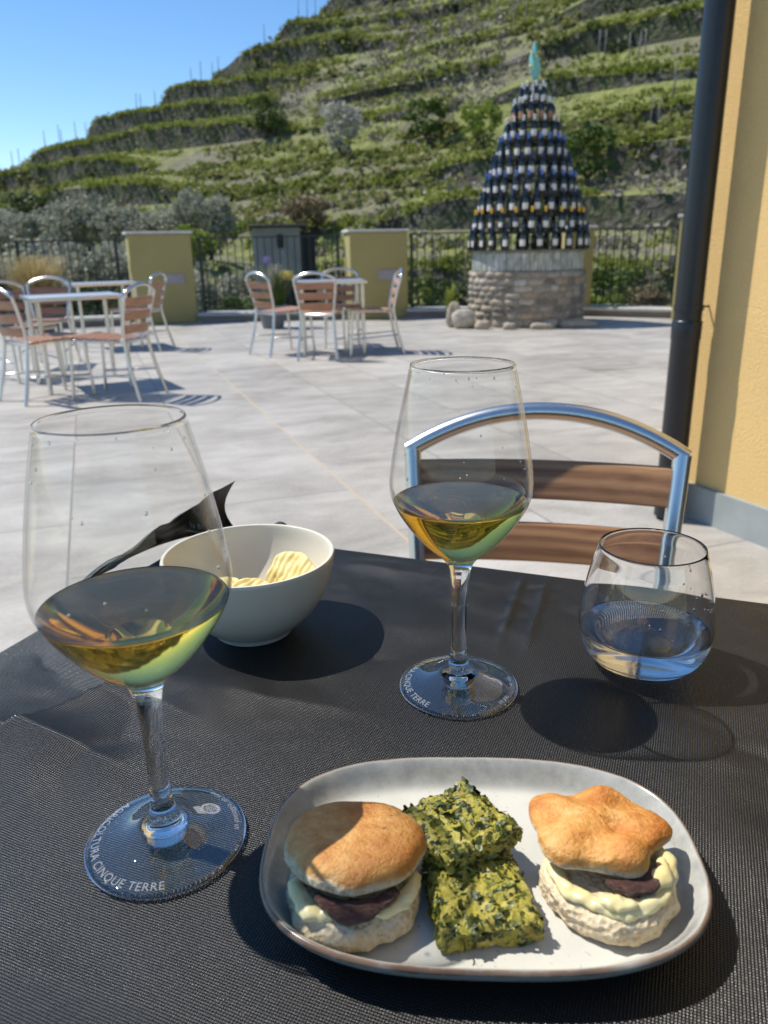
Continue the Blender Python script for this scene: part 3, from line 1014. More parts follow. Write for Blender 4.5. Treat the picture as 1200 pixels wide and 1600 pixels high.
MB().tube([(0, 0, .70), (0, 0, 6.3)], .0490, 32).build('upper_pipe', M['pipe'], dp, sharp=40)
MB().lathe([(.0, .015), (.0515, .015), (.0515, .70), (.0535, .705), (.0535, .765), (.0515, .77), (.049, .772)], 32).build('lower_pipe', M['pipe'], dp, sharp=40)
cl = MB().lathe([(.0485, .805), (.0525, .806), (.0525, .826), (.0485, .827)], 32)
e_ = -wn_
cl.tube([(e_.x * .04, e_.y * .04, .816), (e_.x * .10, e_.y * .10, .816)], .004, 8)
cl.build('clamp', M['pipe'], dp, sharp=40)

# ------------------------------------------------------------------ bottle tower
TX, TY = 2.06, 11.28
pl = empty('stone_plinth', (TX, TY, 0), 0, 'round rubble stone plinth carrying the tower of bottles', 'plinth')
rg = np.random.default_rng(3)
mb = MB(); tint = []
RP, HPL = .785, .72
z = 0.0
for crs in range(8):
    hcr = [.11, .095, .085, .09, .08, .085, .09, .085][crs]
    a = rg.uniform(0, 1)
    a_end = a + 2 * math.pi
    while a < a_end - .05:
        da = rg.uniform(.13, .33)
        if a + da > a_end - .1: da = a_end - a
        g = 5
        uu = np.linspace(0, 1, g); P = np.zeros((g, g, 3))
        rr = rg.uniform(.0, .03); jz = rg.uniform(-.012, .012)
        for i, s_ in enumerate(uu):
            for j, t_ in enumerate(uu):
                bul = (1 - abs(2 * s_ - 1) ** 3) * (1 - abs(2 * t_ - 1) ** 3)
                ss = .5 + (s_ - .5) * (.93 - .12 * abs(2 * t_ - 1) ** 2); tt = .5 + (t_ - .5) * (.93 - .15 * abs(2 * s_ - 1) ** 2)
                aa = a + da * ss; r_ = RP - .006 + (.020 + rr * .7) * bul + rg.normal() * .004
                P[i, j] = (r_ * math.cos(aa), r_ * math.sin(aa), max(0.003, z + hcr * tt + jz * .7))
        mb.grid(P.transpose(1, 0, 2)); tint += [rg.uniform(0, 1)] * (g * g)
        a += da
    z += hcr
me = mb.mesh('stones', M['stone'])
at_ = me.attributes.new('stone', 'FLOAT', 'POINT'); at_.data.foreach_set('value', tint)
obj('stones', me, pl)
MB().lathe([(RP - .005, 0), (RP - .005, HPL), (0, HPL + .001)], 64).build('mortar', M['mortar'], pl, sharp=40)
drum = empty('glass_drum', (TX, TY, .722), 0, 'pale green cast glass ring between the stone plinth and the bottles', 'glass ring')
mb = MB()
for k in range(46):
    a = 2 * math.pi * k / 46
    mb.box((.735 * math.cos(a), .735 * math.sin(a), .118), (.05, .098, .232), a, bev=.006)
mb.build('glass_blocks', M['castglass'], drum, False)
MB().lathe([(.0, .242), (.775, .242), (.775, .256), (0, .256)], 64).build('top_disc', M['castglass'], drum, sharp=40)

stand = empty('bottle_stand', (TX, TY, .98), 0, 'dark metal stand with ring shelves inside the tower of bottles', 'stand')
tiers = []
zt = 0.0
n_t = 9
rads = [.785, .722, .658, .588, .508, .424, .337, .25, .15]
cnt = [24, 24, 24, 23, 22, 19, 15, 12, 8]
rise = .222
MB().tube([(0, 0, 0), (0, 0, 2.06)], .02, 12).build('pole', M['fence'], stand)
sh = MB()
for k in range(n_t):
    r_ = rads[k]
    mb = MB()
    mb.lathe([(max(.0, r_ - .09), k * rise), (r_ + .042, k * rise), (r_ + .042, k * rise + .008), (max(.0, r_ - .09), k * rise + .008)], 48)
    for q in range(4):
        a = q * math.pi / 2 + .4
        mb.tube([(0, 0, k * rise + .004), ((r_ - .04) * math.cos(a), (r_ - .04) * math.sin(a), k * rise + .004)], .006, 6)
    mb.build('shelf_ring', M['fence'], stand, sharp=40)

bprof = [(0, .004), (.03, .001), (.0365, .004), (.0375, .012), (.0375, .165), (.036, .182), (.028, .202), (.017, .222), (.0145, .24), (.0142, .285), (.0155, .287), (.0155, .297), (.013, .30), (0, .30)]
bottle_me = MB().lathe(bprof, 14).mesh('wine_bottle', M['bottle'])
def arc_sheet(r, z0, z1, a0, a1, nseg=8):
    P = np.array([[(r * math.cos(a), r * math.sin(a), z) for a in np.linspace(a0, a1, nseg)] for z in (z0, z1)])
    return MB().grid(P)
label_me = arc_sheet(.0382, .05, .125, -.95, .95).mesh('paper_label', M['label'])
label_small = arc_sheet(.0382, .065, .12, -.75, .75).mesh('paper_label', M['label'])
label_or = arc_sheet(.0382, .05, .13, -1.1, 1.1).mesh('paper_label', M['label_rust'])
foils = {k: MB().lathe([(.0150, .238), (.0150, .284), (.0163, .286), (.0163, .298), (.0135, .3015), (0, .3018)], 12).mesh('foil_capsule', M[k]) for k in ('foil_navy', 'foil_blue', 'foil_gold', 'foil_orange', 'foil_silver')}
fkind = ['foil_navy', 'foil_gold', 'foil_navy', 'foil_blue', 'foil_navy', 'foil_blue', 'foil_silver', 'foil_silver', 'foil_silver']
ordw = ['lowest', 'second', 'third', 'fourth', 'fifth', 'sixth', 'seventh', 'eighth', 'topmost']
fword = {'foil_navy': 'navy capsule', 'foil_blue': 'bright blue capsule', 'foil_gold': 'golden capsule', 'foil_orange': 'copper capsule', 'foil_silver': 'silver capsule'}
rb = random.Random(9)
for k in range(n_t):
    for q in range(cnt[k]):
        a = 2 * math.pi * (q + (.5 if k % 2 else 0)) / cnt[k] + rb.uniform(-.03, .03)
        o = obj('wine_bottle', bottle_me)
        sc = 1.0 if k < 8 else .9
        o.location = (TX + rads[k] * math.cos(a), TY + rads[k] * math.sin(a), .98 + k * rise + .0085)
        o.scale = (1.12 * sc, 1.12 * sc, sc)
        o.rotation_euler = (0, 0, a + rb.uniform(-.25, .25))
        pos = ordw[k] + ' tier'
        tag(o, f'dark bottle with {fword[fkind[k]]} in the {pos} from the bottom of the tower' if 0 < k < n_t - 1 else f'dark wine bottle with {fword[fkind[k]]} in the {pos} of the bottle tower', 'wine bottle', f'wine bottles of the {pos}')
        obj('paper_label', label_or if k == 7 else (label_me if rb.random() < .8 else label_small), o)
        obj('foil_capsule', foils[fkind[k]], o)
# glass finial
fn = empty('glass_finial', (TX, TY, 3.03), 0, 'twisted teal and yellow glass ornament on top of the bottle tower', 'ornament')
mb = MB(); P = []
for i, t_ in enumerate(np.linspace(0, 1, 26)):
    r_ = .058 * math.sin(math.pi * min(1, t_ ** .8)) + .004
    P.append([(r_ * (1 + .22 * math.cos(5 * a + 9 * t_)) * math.cos(a) + .012 * math.sin(6 * t_), r_ * (1 + .22 * math.cos(5 * a + 9 * t_)) * math.sin(a), .02 + .46 * t_) for a in np.linspace(0, 2 * math.pi, 30, endpoint=False)])
mb.grid(np.array(P), True); mb.build('flame', M['teal'], fn)
mb = MB()
for k in range(14):
    a = k * 2.4; zc = .12 + .018 * k
    mb.lathe([(0, zc - .026), (.017, zc - .014), (.022, zc), (.017, zc + .014), (0, zc + .026)], 10, (.046 * math.cos(a), .046 * math.sin(a), 0))
mb.build('yellow_beads', M['yellow_glass'], fn)
MB().tube([(0, 0, -.06), (0, 0, .05)], .012, 10).build('neck', M['teal'], fn)

# rocks at the foot
rk = np.random.default_rng(12)
for (x, y, sx, sy, sz, lab) in [(1.12, 10.72, .15, .12, .13, 'rounded pale rock at the left foot of the stone plinth'),
                                (1.02, 10.9, .10, .1, .17, 'grey upright rock behind the pale rock at the plinth foot'),
                                (1.70, 10.42, .08, .06, .05, 'small tan stone in front of the stone plinth'),
                                (2.12, 10.36, .17, .07, .045, 'long flat stone in front of the stone plinth'),
                                (2.62, 10.55, .26, .09, .055, 'largest flat slab at the right foot of the stone plinth'),
                                (1.36, 10.52, .10, .07, .06, 'low stone between the pale rock and the tan stone')]:
    th = np.linspace(0, math.pi, 10); ph = np.linspace(0, 2 * math.pi, 16, endpoint=False)
    D = np.array([[(math.sin(t) * math.cos(p), math.sin(t) * math.sin(p), math.cos(t)) for p in ph] for t in th])
    nn = 1 + .22 * fbm(D * 1.6 + rk.uniform(0, 50), 5, 3)[..., None]
    nn[0] = nn[0].mean(); nn[-1] = nn[-1].mean()
    P = np.sign(D) * np.abs(D) ** .7 * nn * np.array([sx, sy, sz])
    P[..., 2] = np.maximum(P[..., 2] + sz * .8, 0.0)
    me = MB().grid(P, True).mesh('rock', M['stone'])
    at_ = me.attributes.new('stone', 'FLOAT', 'POINT'); at_.data.foreach_set('value', [rk.uniform(.3, 1)] * (160))
    o = obj('rock', me); o.location = (x, y, 0); tag(o, lab, 'rock')

# ---- plants on the terrace
def blades(n, h, spread, w, rg, droop=.5):
    V, Fq = [], []
    for k in range(n):
        a = rg.uniform(0, 2 * math.pi); l = h * rg.uniform(.6, 1.1); s_ = spread * rg.uniform(.1, 1)
        d = np.array([math.cos(a), math.sin(a), 0]); sd_ = np.array([-d[1], d[0], 0]) * w
        pts = [d * .05 * rg.uniform(0, 1), d * s_ * .45 + [0, 0, l * .62], d * s_ * .8 + [0, 0, l * .92], d * s_ * (1.0 + droop * .25) + [0, 0, l * (1 - droop * .2)]]
        b = len(V)
        for i, p in enumerate(pts):
            ww = (1 - i / 3.2)
            V += [p - sd_ * ww, p + sd_ * ww]
        Fq += [(b + 2 * i, b + 2 * i + 1, b + 2 * i + 3, b + 2 * i + 2) for i in range(3)]
    return V, Fq
def pot(parent, r, h):
    MB().lathe([(0, 0), (r * .75, 0), (r, h), (r * 1.06, h), (r * 1.06, h * .9), (r * .93, h * .86), (0, h * .86)], 28).build('pot', M['pot'], parent, sharp=40)
rg = np.random.default_rng(21)
g1 = empty('ornamental_grass', (-4.55, 10.75, 0), 0, 'clump of dry tan ornamental grass behind the left chairs', 'grass clump')
pot(g1, .3, .3)
V, Fq = blades(1700, .80, .62, .004, rg)
o = obj('foliage', mesh_from('foliage', V, Fq, M['tan_grass']), g1); o.location = (0, 0, .25)
g2 = empty('lavender_plant', (-1.52, 11.3, 0), 0, 'potted plant with purple and yellow flowers beside the centre table', 'potted plant')
pot(g2, .2, .32)
V, Fq = blades(420, .58, .30, .006, rg, .2)
o = obj('foliage', mesh_from('foliage', V, Fq, M['olive']), g2); o.location = (0, 0, .27)
pts = np.array([(rg.normal(-.02, .09), rg.normal(0, .08), rg.uniform(.80, 1.0)) for _ in range(14)])
V, Fq = leaf_quads(clumps(pts, .025, 10, rg, 1.6), .022, rg); obj('purple_blooms', mesh_from('purple_blooms', V, Fq, M['purple']), g2)
pts = np.array([(rg.normal(.24, .06), rg.normal(-.02, .05), rg.uniform(.64, .74)) for _ in range(40)])
V, Fq = leaf_quads(clumps(pts, .03, 10, rg, 1), .024, rg); obj('yellow_blooms', mesh_from('yellow_blooms', V, Fq, M['yellow_fl']), g2)
V, Fq = blades(160, .55, .4, .006, rg, .2)
o = obj('stems', mesh_from('stems', V, Fq, M['green']), g2); o.location = (.1, 0, .24)
g3 = empty('leafy_plant', (1.0, 11.35, 0), 0, 'slim light green plant at the left of the stone plinth', 'plant')
V, Fq = blades(70, .55, .16, .012, rg, .3)
obj('foliage', mesh_from('foliage', V, Fq, M['lime']), g3)

# ------------------------------------------------------------------ chairs and tables
def curved_slat(x0, x1, zc, h, t, yfun, n=13, tilt=0.0):
    """back slat: a bent board between x0 and x1"""
    mb = MB(); P = []
    for x in np.linspace(x0, x1, n):
        y = yfun(x)
        ring = []
        b = .003
        for (dy, dz) in ((-t / 2, -h / 2 + b), (-t / 2, h / 2 - b), (-t / 2 + b, h / 2), (t / 2 - b, h / 2), (t / 2, h / 2 - b), (t / 2, -h / 2 + b), (t / 2 - b, -h / 2), (-t / 2 + b, -h / 2)):
            ring.append((x, y + dy - tilt * dz, zc + dz))
        P.append(ring)
    mb.grid(np.array(P), True)
    m_ = 8
    mb.f.append(list(range(m_))); mb.f.append([(n - 1) * m_ + k for k in range(m_)][::-1])
    return mb


def make_chair(label, group, wood, near=False):
    c = empty('terrace_chair', (0, 0, 0), 0, label, 'chair', group)
    hw, r = .2, .0132
    nt = 20 if near else 10
    if near: r = .0134
    for s_ in (-1, 1):
        MB().tube([(s_ * .205, .225, 0), (s_ * .2, .205, .25), (s_ * .198, .195, .435)], r * .95, nt).build('leg', M['alu'], c, sharp=50)
        MB().tube([(s_ * .190, -.315, 0), (s_ * .172, -.255, .22), (s_ * .158, -.222, .40), (s_ * .157, -.218, .46)], r, nt).build('leg', M['alu'], c, sharp=50)
    lean = lambda z: -.218 - .075 * max(0, (z - .46) / .30) ** 1.2
    w0 = .172 if near else .155
    wid = lambda z: w0 + (.2 - w0) * min(1, max(0, (z - .44) / .31))
    side = [(wid(z), lean(z), z) for z in (.455, .52, .58, .64, .70, .752)]
    arch = [(x, lean(.752) - .028 * (1 - (x / hw) ** 2), .752 + (.055 if near else .058) * (1 - abs(x / hw) ** 2.1)) for x in np.linspace(hw, -hw, 25 if near else 15)]
    path = side + [(hw, lean(.752), .7525)] + arch[1:-1] + [(-hw, lean(.752), .7525)] + [(-x, y, z) for x, y, z in side[::-1]]
    if near:
        MB().tube(side + [arch[0]], r, nt).build('back_upright', M['alu'], c, sharp=50)
        MB().tube([(-x, y, z) for x, y, z in side] + [arch[-1]], r, nt).build('back_upright', M['alu'], c, sharp=50)
        # arch with mitred ends
        A = np.array(arch)
        A[0] = A[0] + np.array([.006, 0, -.004]); A[-1] = A[-1] + np.array([-.006, 0, -.004])
        MB().tube(A, r, nt).build('back_arch', M['alu'], c, sharp=50)
    else:
        MB().tube(side + arch[1:-1] + [(-x, y, z) for x, y, z in side[::-1]], r, nt).build('back_frame', M['alu'], c, sharp=60)
    for k, zc in enumerate((.706, .614, .522) if near else (.690, .596, .502)):
        y0 = lean(zc)
        curved_slat(-wid(zc) + .008, wid(zc) - .008, zc, .056 if near else .064, .015, lambda x: y0 - .022 * (1 - (x / hw) ** 2), tilt=.24).build('back_slat', wood, c, sharp=40)
    loop = [(-.185, .19, .428), (.185, .19, .428), (.15, -.215, .420), (-.15, -.215, .420), (-.185, .19, .428)]
    MB().tube(loop, .011, 8).build('seat_frame', M['alu'], c, sharp=50)
    for k in range(6):
        y = .205 - k * .072
        curved_slat(-.195 + .006 * k, .195 - .006 * k, .447 - .004 * k, .014, .06, lambda x: y, 9).build('seat_slat', wood, c, sharp=40)
    MB().tube([(-.203, .21, .16), (-.172, -.26, .19)], .008, 8).build('stretcher', M['alu'], c)
    MB().tube([(.203, .21, .16), (.172, -.26, .19)], .008, 8).build('stretcher', M['alu'], c)
    return c


def place(c, x, y, fx, fy):
    c.location = (x, y, 0); c.rotation_euler = (0, 0, math.atan2(-fx, fy))


near_chair = make_chair('empty chair with broad brown slats pushed up to the far side of the laid table', 'terrace chairs', M['wood'], True)
place(near_chair, .181, .835, -.2, -.98)
near_chair.scale = (.985, 1, 1)
src = make_chair(None, 'terrace chairs', M['wood_far'])
chairs = [  # centre, facing, label
    (-2.05, 5.98, -.97, .25, 'chair with slatted back at the right of the front left table'),
    (-2.55, 6.0, .62, .78, 'nearest chair of the left tables, cut by the picture edge'),
    (-3.15, 7.0, .75, -.65, 'chair at the far left behind the front left table'),
    (-3.26, 7.75, .1, -1, 'chair facing the viewer between the two left tables'),
    (-2.75, 9.05, -.97, .15, 'chair beside the rear left table, in front of the wide left pillar'),
    (-.60, 8.08, .08, 1, 'chair with its back to the viewer at the centre table'),
    (-1.02, 8.42, .62, .55, 'left chair of the centre table, by the flowers'),
    (-.10, 8.32, -1, -.12, 'right chair of the centre table, seen edge on'),
    (-.42, 8.98, .10, -1, 'rear chair of the centre table, facing the viewer')]
for k, (x, y, fx, fy, lab) in enumerate(chairs):
    o = src if k == 0 else copy_tree(src)
    place(o, x, y, fx, fy); tag(o, lab); o.scale = (1.03, 1.03, 1.03)


def make_table(label):
    t = empty('terrace_table', (0, 0, 0), 0, label, 'table', 'square terrace tables')
    MB().box((0, 0, .722), (.70, .70, .018), bev=.004).build('tabletop', M['alu_top'], t, False)
    mb = MB()
    for (cx, cy, sx, sy) in ((0, .35, .716, .016), (0, -.35, .716, .016), (.35, 0, .016, .684), (-.35, 0, .016, .684)):
        mb.box((cx, cy, .7205), (sx, sy, .03), bev=.004)
    mb.build('edge_band', M['alu'], t, False)
    for sx in (-1, 1):
        for sy in (-1, 1):
            MB().tube([(sx * .31, sy * .31, .712), (sx * .315, sy * .315, 0)], .019, 12).build('leg', M['alu'], t, sharp=50)
    return t
ta = make_table('square metal topped table in front on the left')
ta.location = (-2.50, 6.55, 0); ta.rotation_euler = (0, 0, math.atan2(.5, .86))
tb = copy_tree(ta); tag(tb, 'square metal topped table behind the front left one'); tb.location = (-3.22, 9.35, 0)
tc = copy_tree(ta); tag(tc, 'square metal topped table in the middle of the terrace'); tc.location = (-.52, 8.55, 0); tc.rotation_euler = (0, 0, .12)

# ------------------------------------------------------------------ the laid table
TA = np.array([.929, -.369]); TBv = np.array([-.369, -.929]); TC = np.array([-.195, .800])
TL, TW = .95, .95
tr = math.atan2(TA[1], TA[0])
ctr = TC + TA * TL / 2 + TBv * TW / 2
lt = empty('dining_table', (ctr[0], ctr[1], 0), tr, 'table under the black cloth in the foreground', 'table')
MB().box((0, 0, .735), (TL - .012, TW - .012, .026), bev=.004).build('tabletop', M['alu_top'], lt, False)
for sx in (-1, 1):
    for sy in (-1, 1):
        MB().tube([(sx * (TL / 2 - .05), sy * (TW / 2 - .05), .722), (sx * (TL / 2 - .045), sy * (TW / 2 - .045), 0)], .02, 16).build('leg', M['alu'], lt, sharp=50)

# cloth: height field over the top with rounded edges and hanging sides
ZT = .7505
def ridge(px, py, ax, ay, bx, by, w, h, sharp=1.0):
    dx, dy = bx - ax, by - ay; L = math.hypot(dx, dy)
    t = ((px - ax) * dx + (py - ay) * dy) / L; d = np.abs((px - ax) * dy - (py - ay) * dx) / L
    endf = smoothstep(-.03, .02, t) * smoothstep(L + .03, L - .02, t)
    return h * np.exp(-(d / w) ** sharp) * endf
def step(px, py, pts, h, w_sharp, w_soft):
    # a fold: sharp drop on the left of the line, long soft slope on its right
    best = np.full_like(px, 9.0); sgn = np.ones_like(px)
    for (ax, ay), (bx, by) in zip(pts[:-1], pts[1:]):
        dx, dy = bx - ax, by - ay; L2 = dx * dx + dy * dy
        t = np.clip(((px - ax) * dx + (py - ay) * dy) / L2, 0, 1)
        d = np.hypot(px - ax - t * dx, py - ay - t * dy)
        cr = dx * (py - ay) - dy * (px - ax)
        m_ = d < best; best = np.where(m_, d, best); sgn = np.where(m_, np.sign(cr), sgn)
    e = np.hypot(px - pts[-1][0], py - pts[-1][1])
    end = smoothstep(0, .05, e)
    return h * end * np.where(sgn > 0, np.exp(-best / w_sharp), np.exp(-best / w_soft))
def side_axis(Lm, n_in, hang, n_h):
    a = np.linspace(0, Lm, n_in)
    o = np.concatenate([[.003, .007, .011, .016], np.linspace(.03, hang, n_h)])
    return np.concatenate([-o[::-1], a, Lm + o])
aa = side_axis(TL, 380, .22, 14); bb = side_axis(TW, 380, .22, 14)
A, B = np.meshgrid(aa, bb, indexing='ij')
oa = np.where(A < 0, -A, np.where(A > TL, A - TL, 0)); ob = np.where(B < 0, -B, np.where(B > TW, B - TW, 0))
Ac = np.clip(A, 0, TL); Bc = np.clip(B, 0, TW)
over = np.maximum(oa, ob)
Rr = .010
ang = np.clip(over / Rr, 0, math.pi / 2)
drop = np.where(over < Rr * math.pi / 2, Rr * (1 - np.cos(ang)), Rr + over - Rr * math.pi / 2)
out = Rr * np.sin(ang)
sgA = np.sign(A - TL / 2); sgB = np.sign(B - TW / 2)
ka = np.where(over > 0, oa / np.maximum(over, 1e-9), 0); kb_ = np.where(over > 0, ob / np.maximum(over, 1e-9), 0)
nrm = np.maximum(np.hypot(ka, kb_), 1e-9); nrm = np.where(over > 0, nrm, 1)
along = np.where(oa > ob, B, A)
wave = smoothstep(.03, .2, over) * .016 * np.sin(along * 38 + 2 * np.sin(along * 11))
X = TC[0] + TA[0] * Ac + TBv[0] * Bc; Y = TC[1] + TA[1] * Ac + TBv[1] * Bc
ox = (TA[0] * sgA * ka + TBv[0] * sgB * kb_) / nrm * (out + wave + .1 * np.clip(over - .02, 0, None)); oy = (TA[1] * sgA * ka + TBv[1] * sgB * kb_) / nrm * (out + wave + .1 * np.clip(over - .02, 0, None))
PX, PY = X + ox, Y + oy
Zc = ZT - drop
inner = (over <= 0)
fade = smoothstep(0, .03, np.minimum(np.minimum(A, TL - A), np.minimum(B, TW - B)))
nzv = np.stack([X * 7, Y * 7, X * 0], -1)
wr_ = .0042 * fbm(nzv, 3, 3) + .0012 * fbm(nzv * 2.6, 9, 3)
fold = step(X, Y, [(-.30, .385), (-.232, .424), (-.214, .448), (-.190, .488), (-.165, .525)], .0090, .003, .025) + step(X, Y, [(-.29, .445), (-.193, .405), (-.138, .376), (-.075, .352)], .0080, .022, .018)
rel = fold + ridge(X, Y, -.22, .50, -.12, .43, .02, .003) \
    + ridge(X, Y, .165, .70, .060, .39, .0028, .0032, 1.1) + ridge(X, Y, .141, .70, .030, .36, .0028, .0032, 1.1) + ridge(X, Y, -.05, .70, .10, .64, .02, .0018) + ridge(X, Y, -.20, .36, -.06, .22, .018, .003) + ridge(X, Y, -.10, .47, .03, .43, .015, .002) + ridge(X, Y, -.30, .30, .0, .20, .03, .003) + ridge(X, Y, .10, .46, .16, .55, .05, .0012)
# keep the cloth flat under the things that stand on it
flatm = np.ones_like(X)
for (x, y, r_) in ((-.119, .33, .05), (.051, .474, .05), (.192, .504, .05), (-.104, .568, .045), (.042, .303, .10)):
    flatm *= smoothstep(r_ * .85, r_ * 2.3, np.hypot(X - x, Y - y))
Zc = Zc + (np.abs(wr_) + rel) * fade * flatm
# a small hump at the far corner
Zc = Zc + .024 * np.exp(-((PX + .108) ** 2 + ((PY - .775) * 1.1) ** 2) / .020 ** 2) * (over < .03)
clothP = np.stack([PX, PY, Zc], -1)
mb = MB().grid(clothP[:, ::-1])
# blown up corner: a fin of cloth rising from the left edge near the far corner
base = spline([(-.300, .600, .744), (-.279, .690, .748), (-.250, .750, .750), (-.215, .788, .7505), (-.166, .812, .7505)], 6)
tip = np.array([-.159, .800, .810])
P = []
nb_ = len(base)
for t_ in np.linspace(0, 1, 14):
    row = []
    for i, b_ in enumerate(base):
        q = i / (nb_ - 1)
        top = base[0] + (tip - base[0]) * q + np.array([-.004, .010, .003]) * math.sin(math.pi * q)
        top[2] = max(top[2], b_[2] + .003 * q)
        p = b_ + (top - b_) * t_
        p = p + np.array([-.007, .006, 0]) * math.sin(math.pi * t_) * (.25 + .75 * q) * min(1, 6 * q) * (1 - .35 * q)
        p = p + np.array([-.0075, -.002, -.002]) * math.sin(math.pi * t_) * q ** 6
        nz_ = fbm(np.array([[q * 7, t_ * 3.5, 2.0]]), 71, 3)[0]
        p = p + np.array([-.0050, .0045, .0016]) * nz_ * min(1, 5 * t_) * min(1, 5 * q) * (1 - q ** 4)
        p[2] += .0030 * float(vnoise(np.array([[q * 16, 0.3, 1.0]]), 12)[0]) * t_ ** 3 * (1 - q ** 3)
        row.append(p)
    P.append(row)
mb.grid(np.array(P))
cloth = mb.build('tablecloth', M['cloth'])
tag(cloth, 'black embossed tablecloth with one corner blown upwards', 'tablecloth')

# ---- wine glasses
stem_p = [(.0, .0030), (.0085, .0030), (.0118, .0045), (.0123, .0110), (.0098, .0138), (.0073, .0180), (.0057, .0240), (.0051, .035), (.0050, .052), (.0053, .068), (.0062, .083), (.0078, .0930),
           (.0118, .0985), (.0215, .1058), (.0328, .1188), (.0420, .1330), (.0456, .1425), (.0460, .1510), (.0447, .1610), (.0418, .1790), (.0372, .2020), (.0320, .2240)]
outer_p = stem_p
foot_prof = [(0, .0016), (.020, .0010), (.034, .0006), (.0380, .0007), (.0390, .0010), (.03925, .0017), (.0390, .0024), (.0380, .0030), (.030, .0048), (.022, .0074), (.0128, .0118), (.0126, .0110), (.0121, .0045), (.0085, .0029), (0, .0029)]
inner_p = [(.03175, .22475), (.0314, .2250), (.03105, .22475), (.0308, .2240), (.0362, .2018), (.0408, .1788), (.0437, .1608), (.0451, .1510), (.0449, .1430), (.0409, .1344), (.0318, .1205), (.0202, .1082), (.0098, .1032), (.0, .1025)]
gp = np.concatenate([bspline(outer_p, 12), bspline(inner_p[:4], 6), bspline(inner_p[3:], 12)[1:]])
gp[-1, 0] = 0; gp[0, 0] = 0
foot_me = MB().lathe(foot_prof[:2] + [tuple(p) for p in spline(foot_prof[2:11], 5)] + foot_prof[11:], 128).mesh('foot', M['thin_glass'])
def thin_walls(me, z0, z1):
    me.materials.append(M['bowl_glass'])
    for p in me.polygons:
        if z0 < p.center.z < z1: p.material_index = 1
    return me
glass_me = thin_walls(MB().lathe(gp, 192).mesh('wine_glass', M['glass']), .1006, .2228)
ip = bspline(inner_p[3:], 12)[::-1]
LV = .1372
wp = [p for p in ip if p[1] < LV - .0003]
rl = np.interp(LV, ip[:, 1], ip[:, 0])
op_ = bspline(outer_p, 12)
op_ = [p for p in op_ if .1008 < p[1] < LV - .0004]
ro = float(np.interp(LV, bspline(outer_p, 12)[60:, 1], bspline(outer_p, 12)[60:, 0]))
wine_prof = [(0, .1010)] + [(p[0] - .00014, p[1]) for p in op_] + [(ro - .00014, LV + .0004), (ro - .0007, LV + .0001), (ro - .0021, LV - .0002), (ro - .005, LV - .0003), (0, LV - .0003)]
wine_me = MB().lathe(wine_prof, 128).mesh('wine', M['wine'])
foot_top = np.array(foot_prof[6:11])
def foot_z(r):
    seq = foot_top[np.argsort(foot_top[:, 0])]
    return np.interp(r, seq[:, 0], seq[:, 1])


def text_verts(s, size, bold=0.0):
    cu = bpy.data.curves.new('t', 'FONT'); cu.body = s; cu.size = size; cu.align_x = 'LEFT'; cu.offset = bold
    cu.resolution_u = 3; cu.space_character = 1.08
    o = bpy.data.objects.new('t', cu); COL.objects.link(o)
    dg = bpy.context.evaluated_depsgraph_get(); dg.update()
    me = bpy.data.meshes.new_from_object(o.evaluated_get(dg))
    V = np.array([v.co[:] for v in me.vertices]); Fs = [list(p.vertices) for p in me.polygons]
    bpy.data.objects.remove(o); bpy.data.curves.remove(cu); bpy.data.meshes.remove(me)
    return V, Fs
def arc_text(mb, s, size, r, a0, span):
    V, Fs = text_verts(s, size)
    w = V[:, 0].max()
    rr = r + V[:, 1] * -1.0                      # letter tops point to the stem
    a = a0 + V[:, 0] / w * span
    z = foot_z(rr) + .00025
    mb.add(np.stack([rr * np.cos(a), rr * np.sin(a), z], 1), Fs)
etch = MB(); etch2 = MB(); etch3 = MB()
R_ = math.radians
arc_text(etch, 'AGRICOLTURA CINQUE TERRE', .0062, .0377, R_(138), R_(145))
arc_text(etch2, 'un paesaggio, un vino', .0046, .0374, R_(4), R_(58))
# emblem: dotted rounded basket-like mark
ea = R_(38)
def emb_add(poly_pts):
    P = np.array(poly_pts)
    er = np.array([math.cos(ea), math.sin(ea)]); et = np.array([-er[1], er[0]])
    q = er[None] * (.0245 + P[:, :1]) + et[None] * P[:, 1:2]
    z = foot_z(np.hypot(q[:, 0], q[:, 1])) + .00025
    etch3.add(np.concatenate([q, z[:, None]], 1), [list(range(len(P)))])
def ring_strip(cx, cy, r, n=24, a0=0, a1=2 * math.pi, w=.0006):
    for k in range(n):
        t0 = a0 + (a1 - a0) * k / n; t1 = a0 + (a1 - a0) * (k + 1) / n
        emb_add([(cx + (r - w) * math.cos(t0), cy + (r - w) * math.sin(t0)), (cx + r * math.cos(t0), cy + r * math.sin(t0)), (cx + r * math.cos(t1), cy + r * math.sin(t1)), (cx + (r - w) * math.cos(t1), cy + (r - w) * math.sin(t1))])
ring_strip(.001, 0, .0052, w=.0016)
for (hx, hy) in ((0, 0), (.0018, .0014), (.0018, -.0014), (-.0004, .0024), (-.0004, -.0024), (.0032, 0), (-.0018, .0008), (-.0018, -.0012)):
    ring_strip(.001 + hx, hy, .00105, 10, w=.00055)
emb_add([(-.0035, -.0042), (-.0035, .0042), (-.0075, .0032), (-.0075, -.0032)])
rim_me = MB().lathe([(.0394, .0004), (.0402, .0005), (.0409, .0010), (.0411, .0017), (.0409, .0024), (.0402, .0029), (.0394, .0030), (.0394, .0004)], 128).mesh('foot_rim', M['glass'])
etch_mes = [etch.mesh('etched_lettering', M['etch'], False), etch2.mesh('etched_lettering', M['etch'], False), etch3.mesh('etched_emblem', M['etch'], False)]
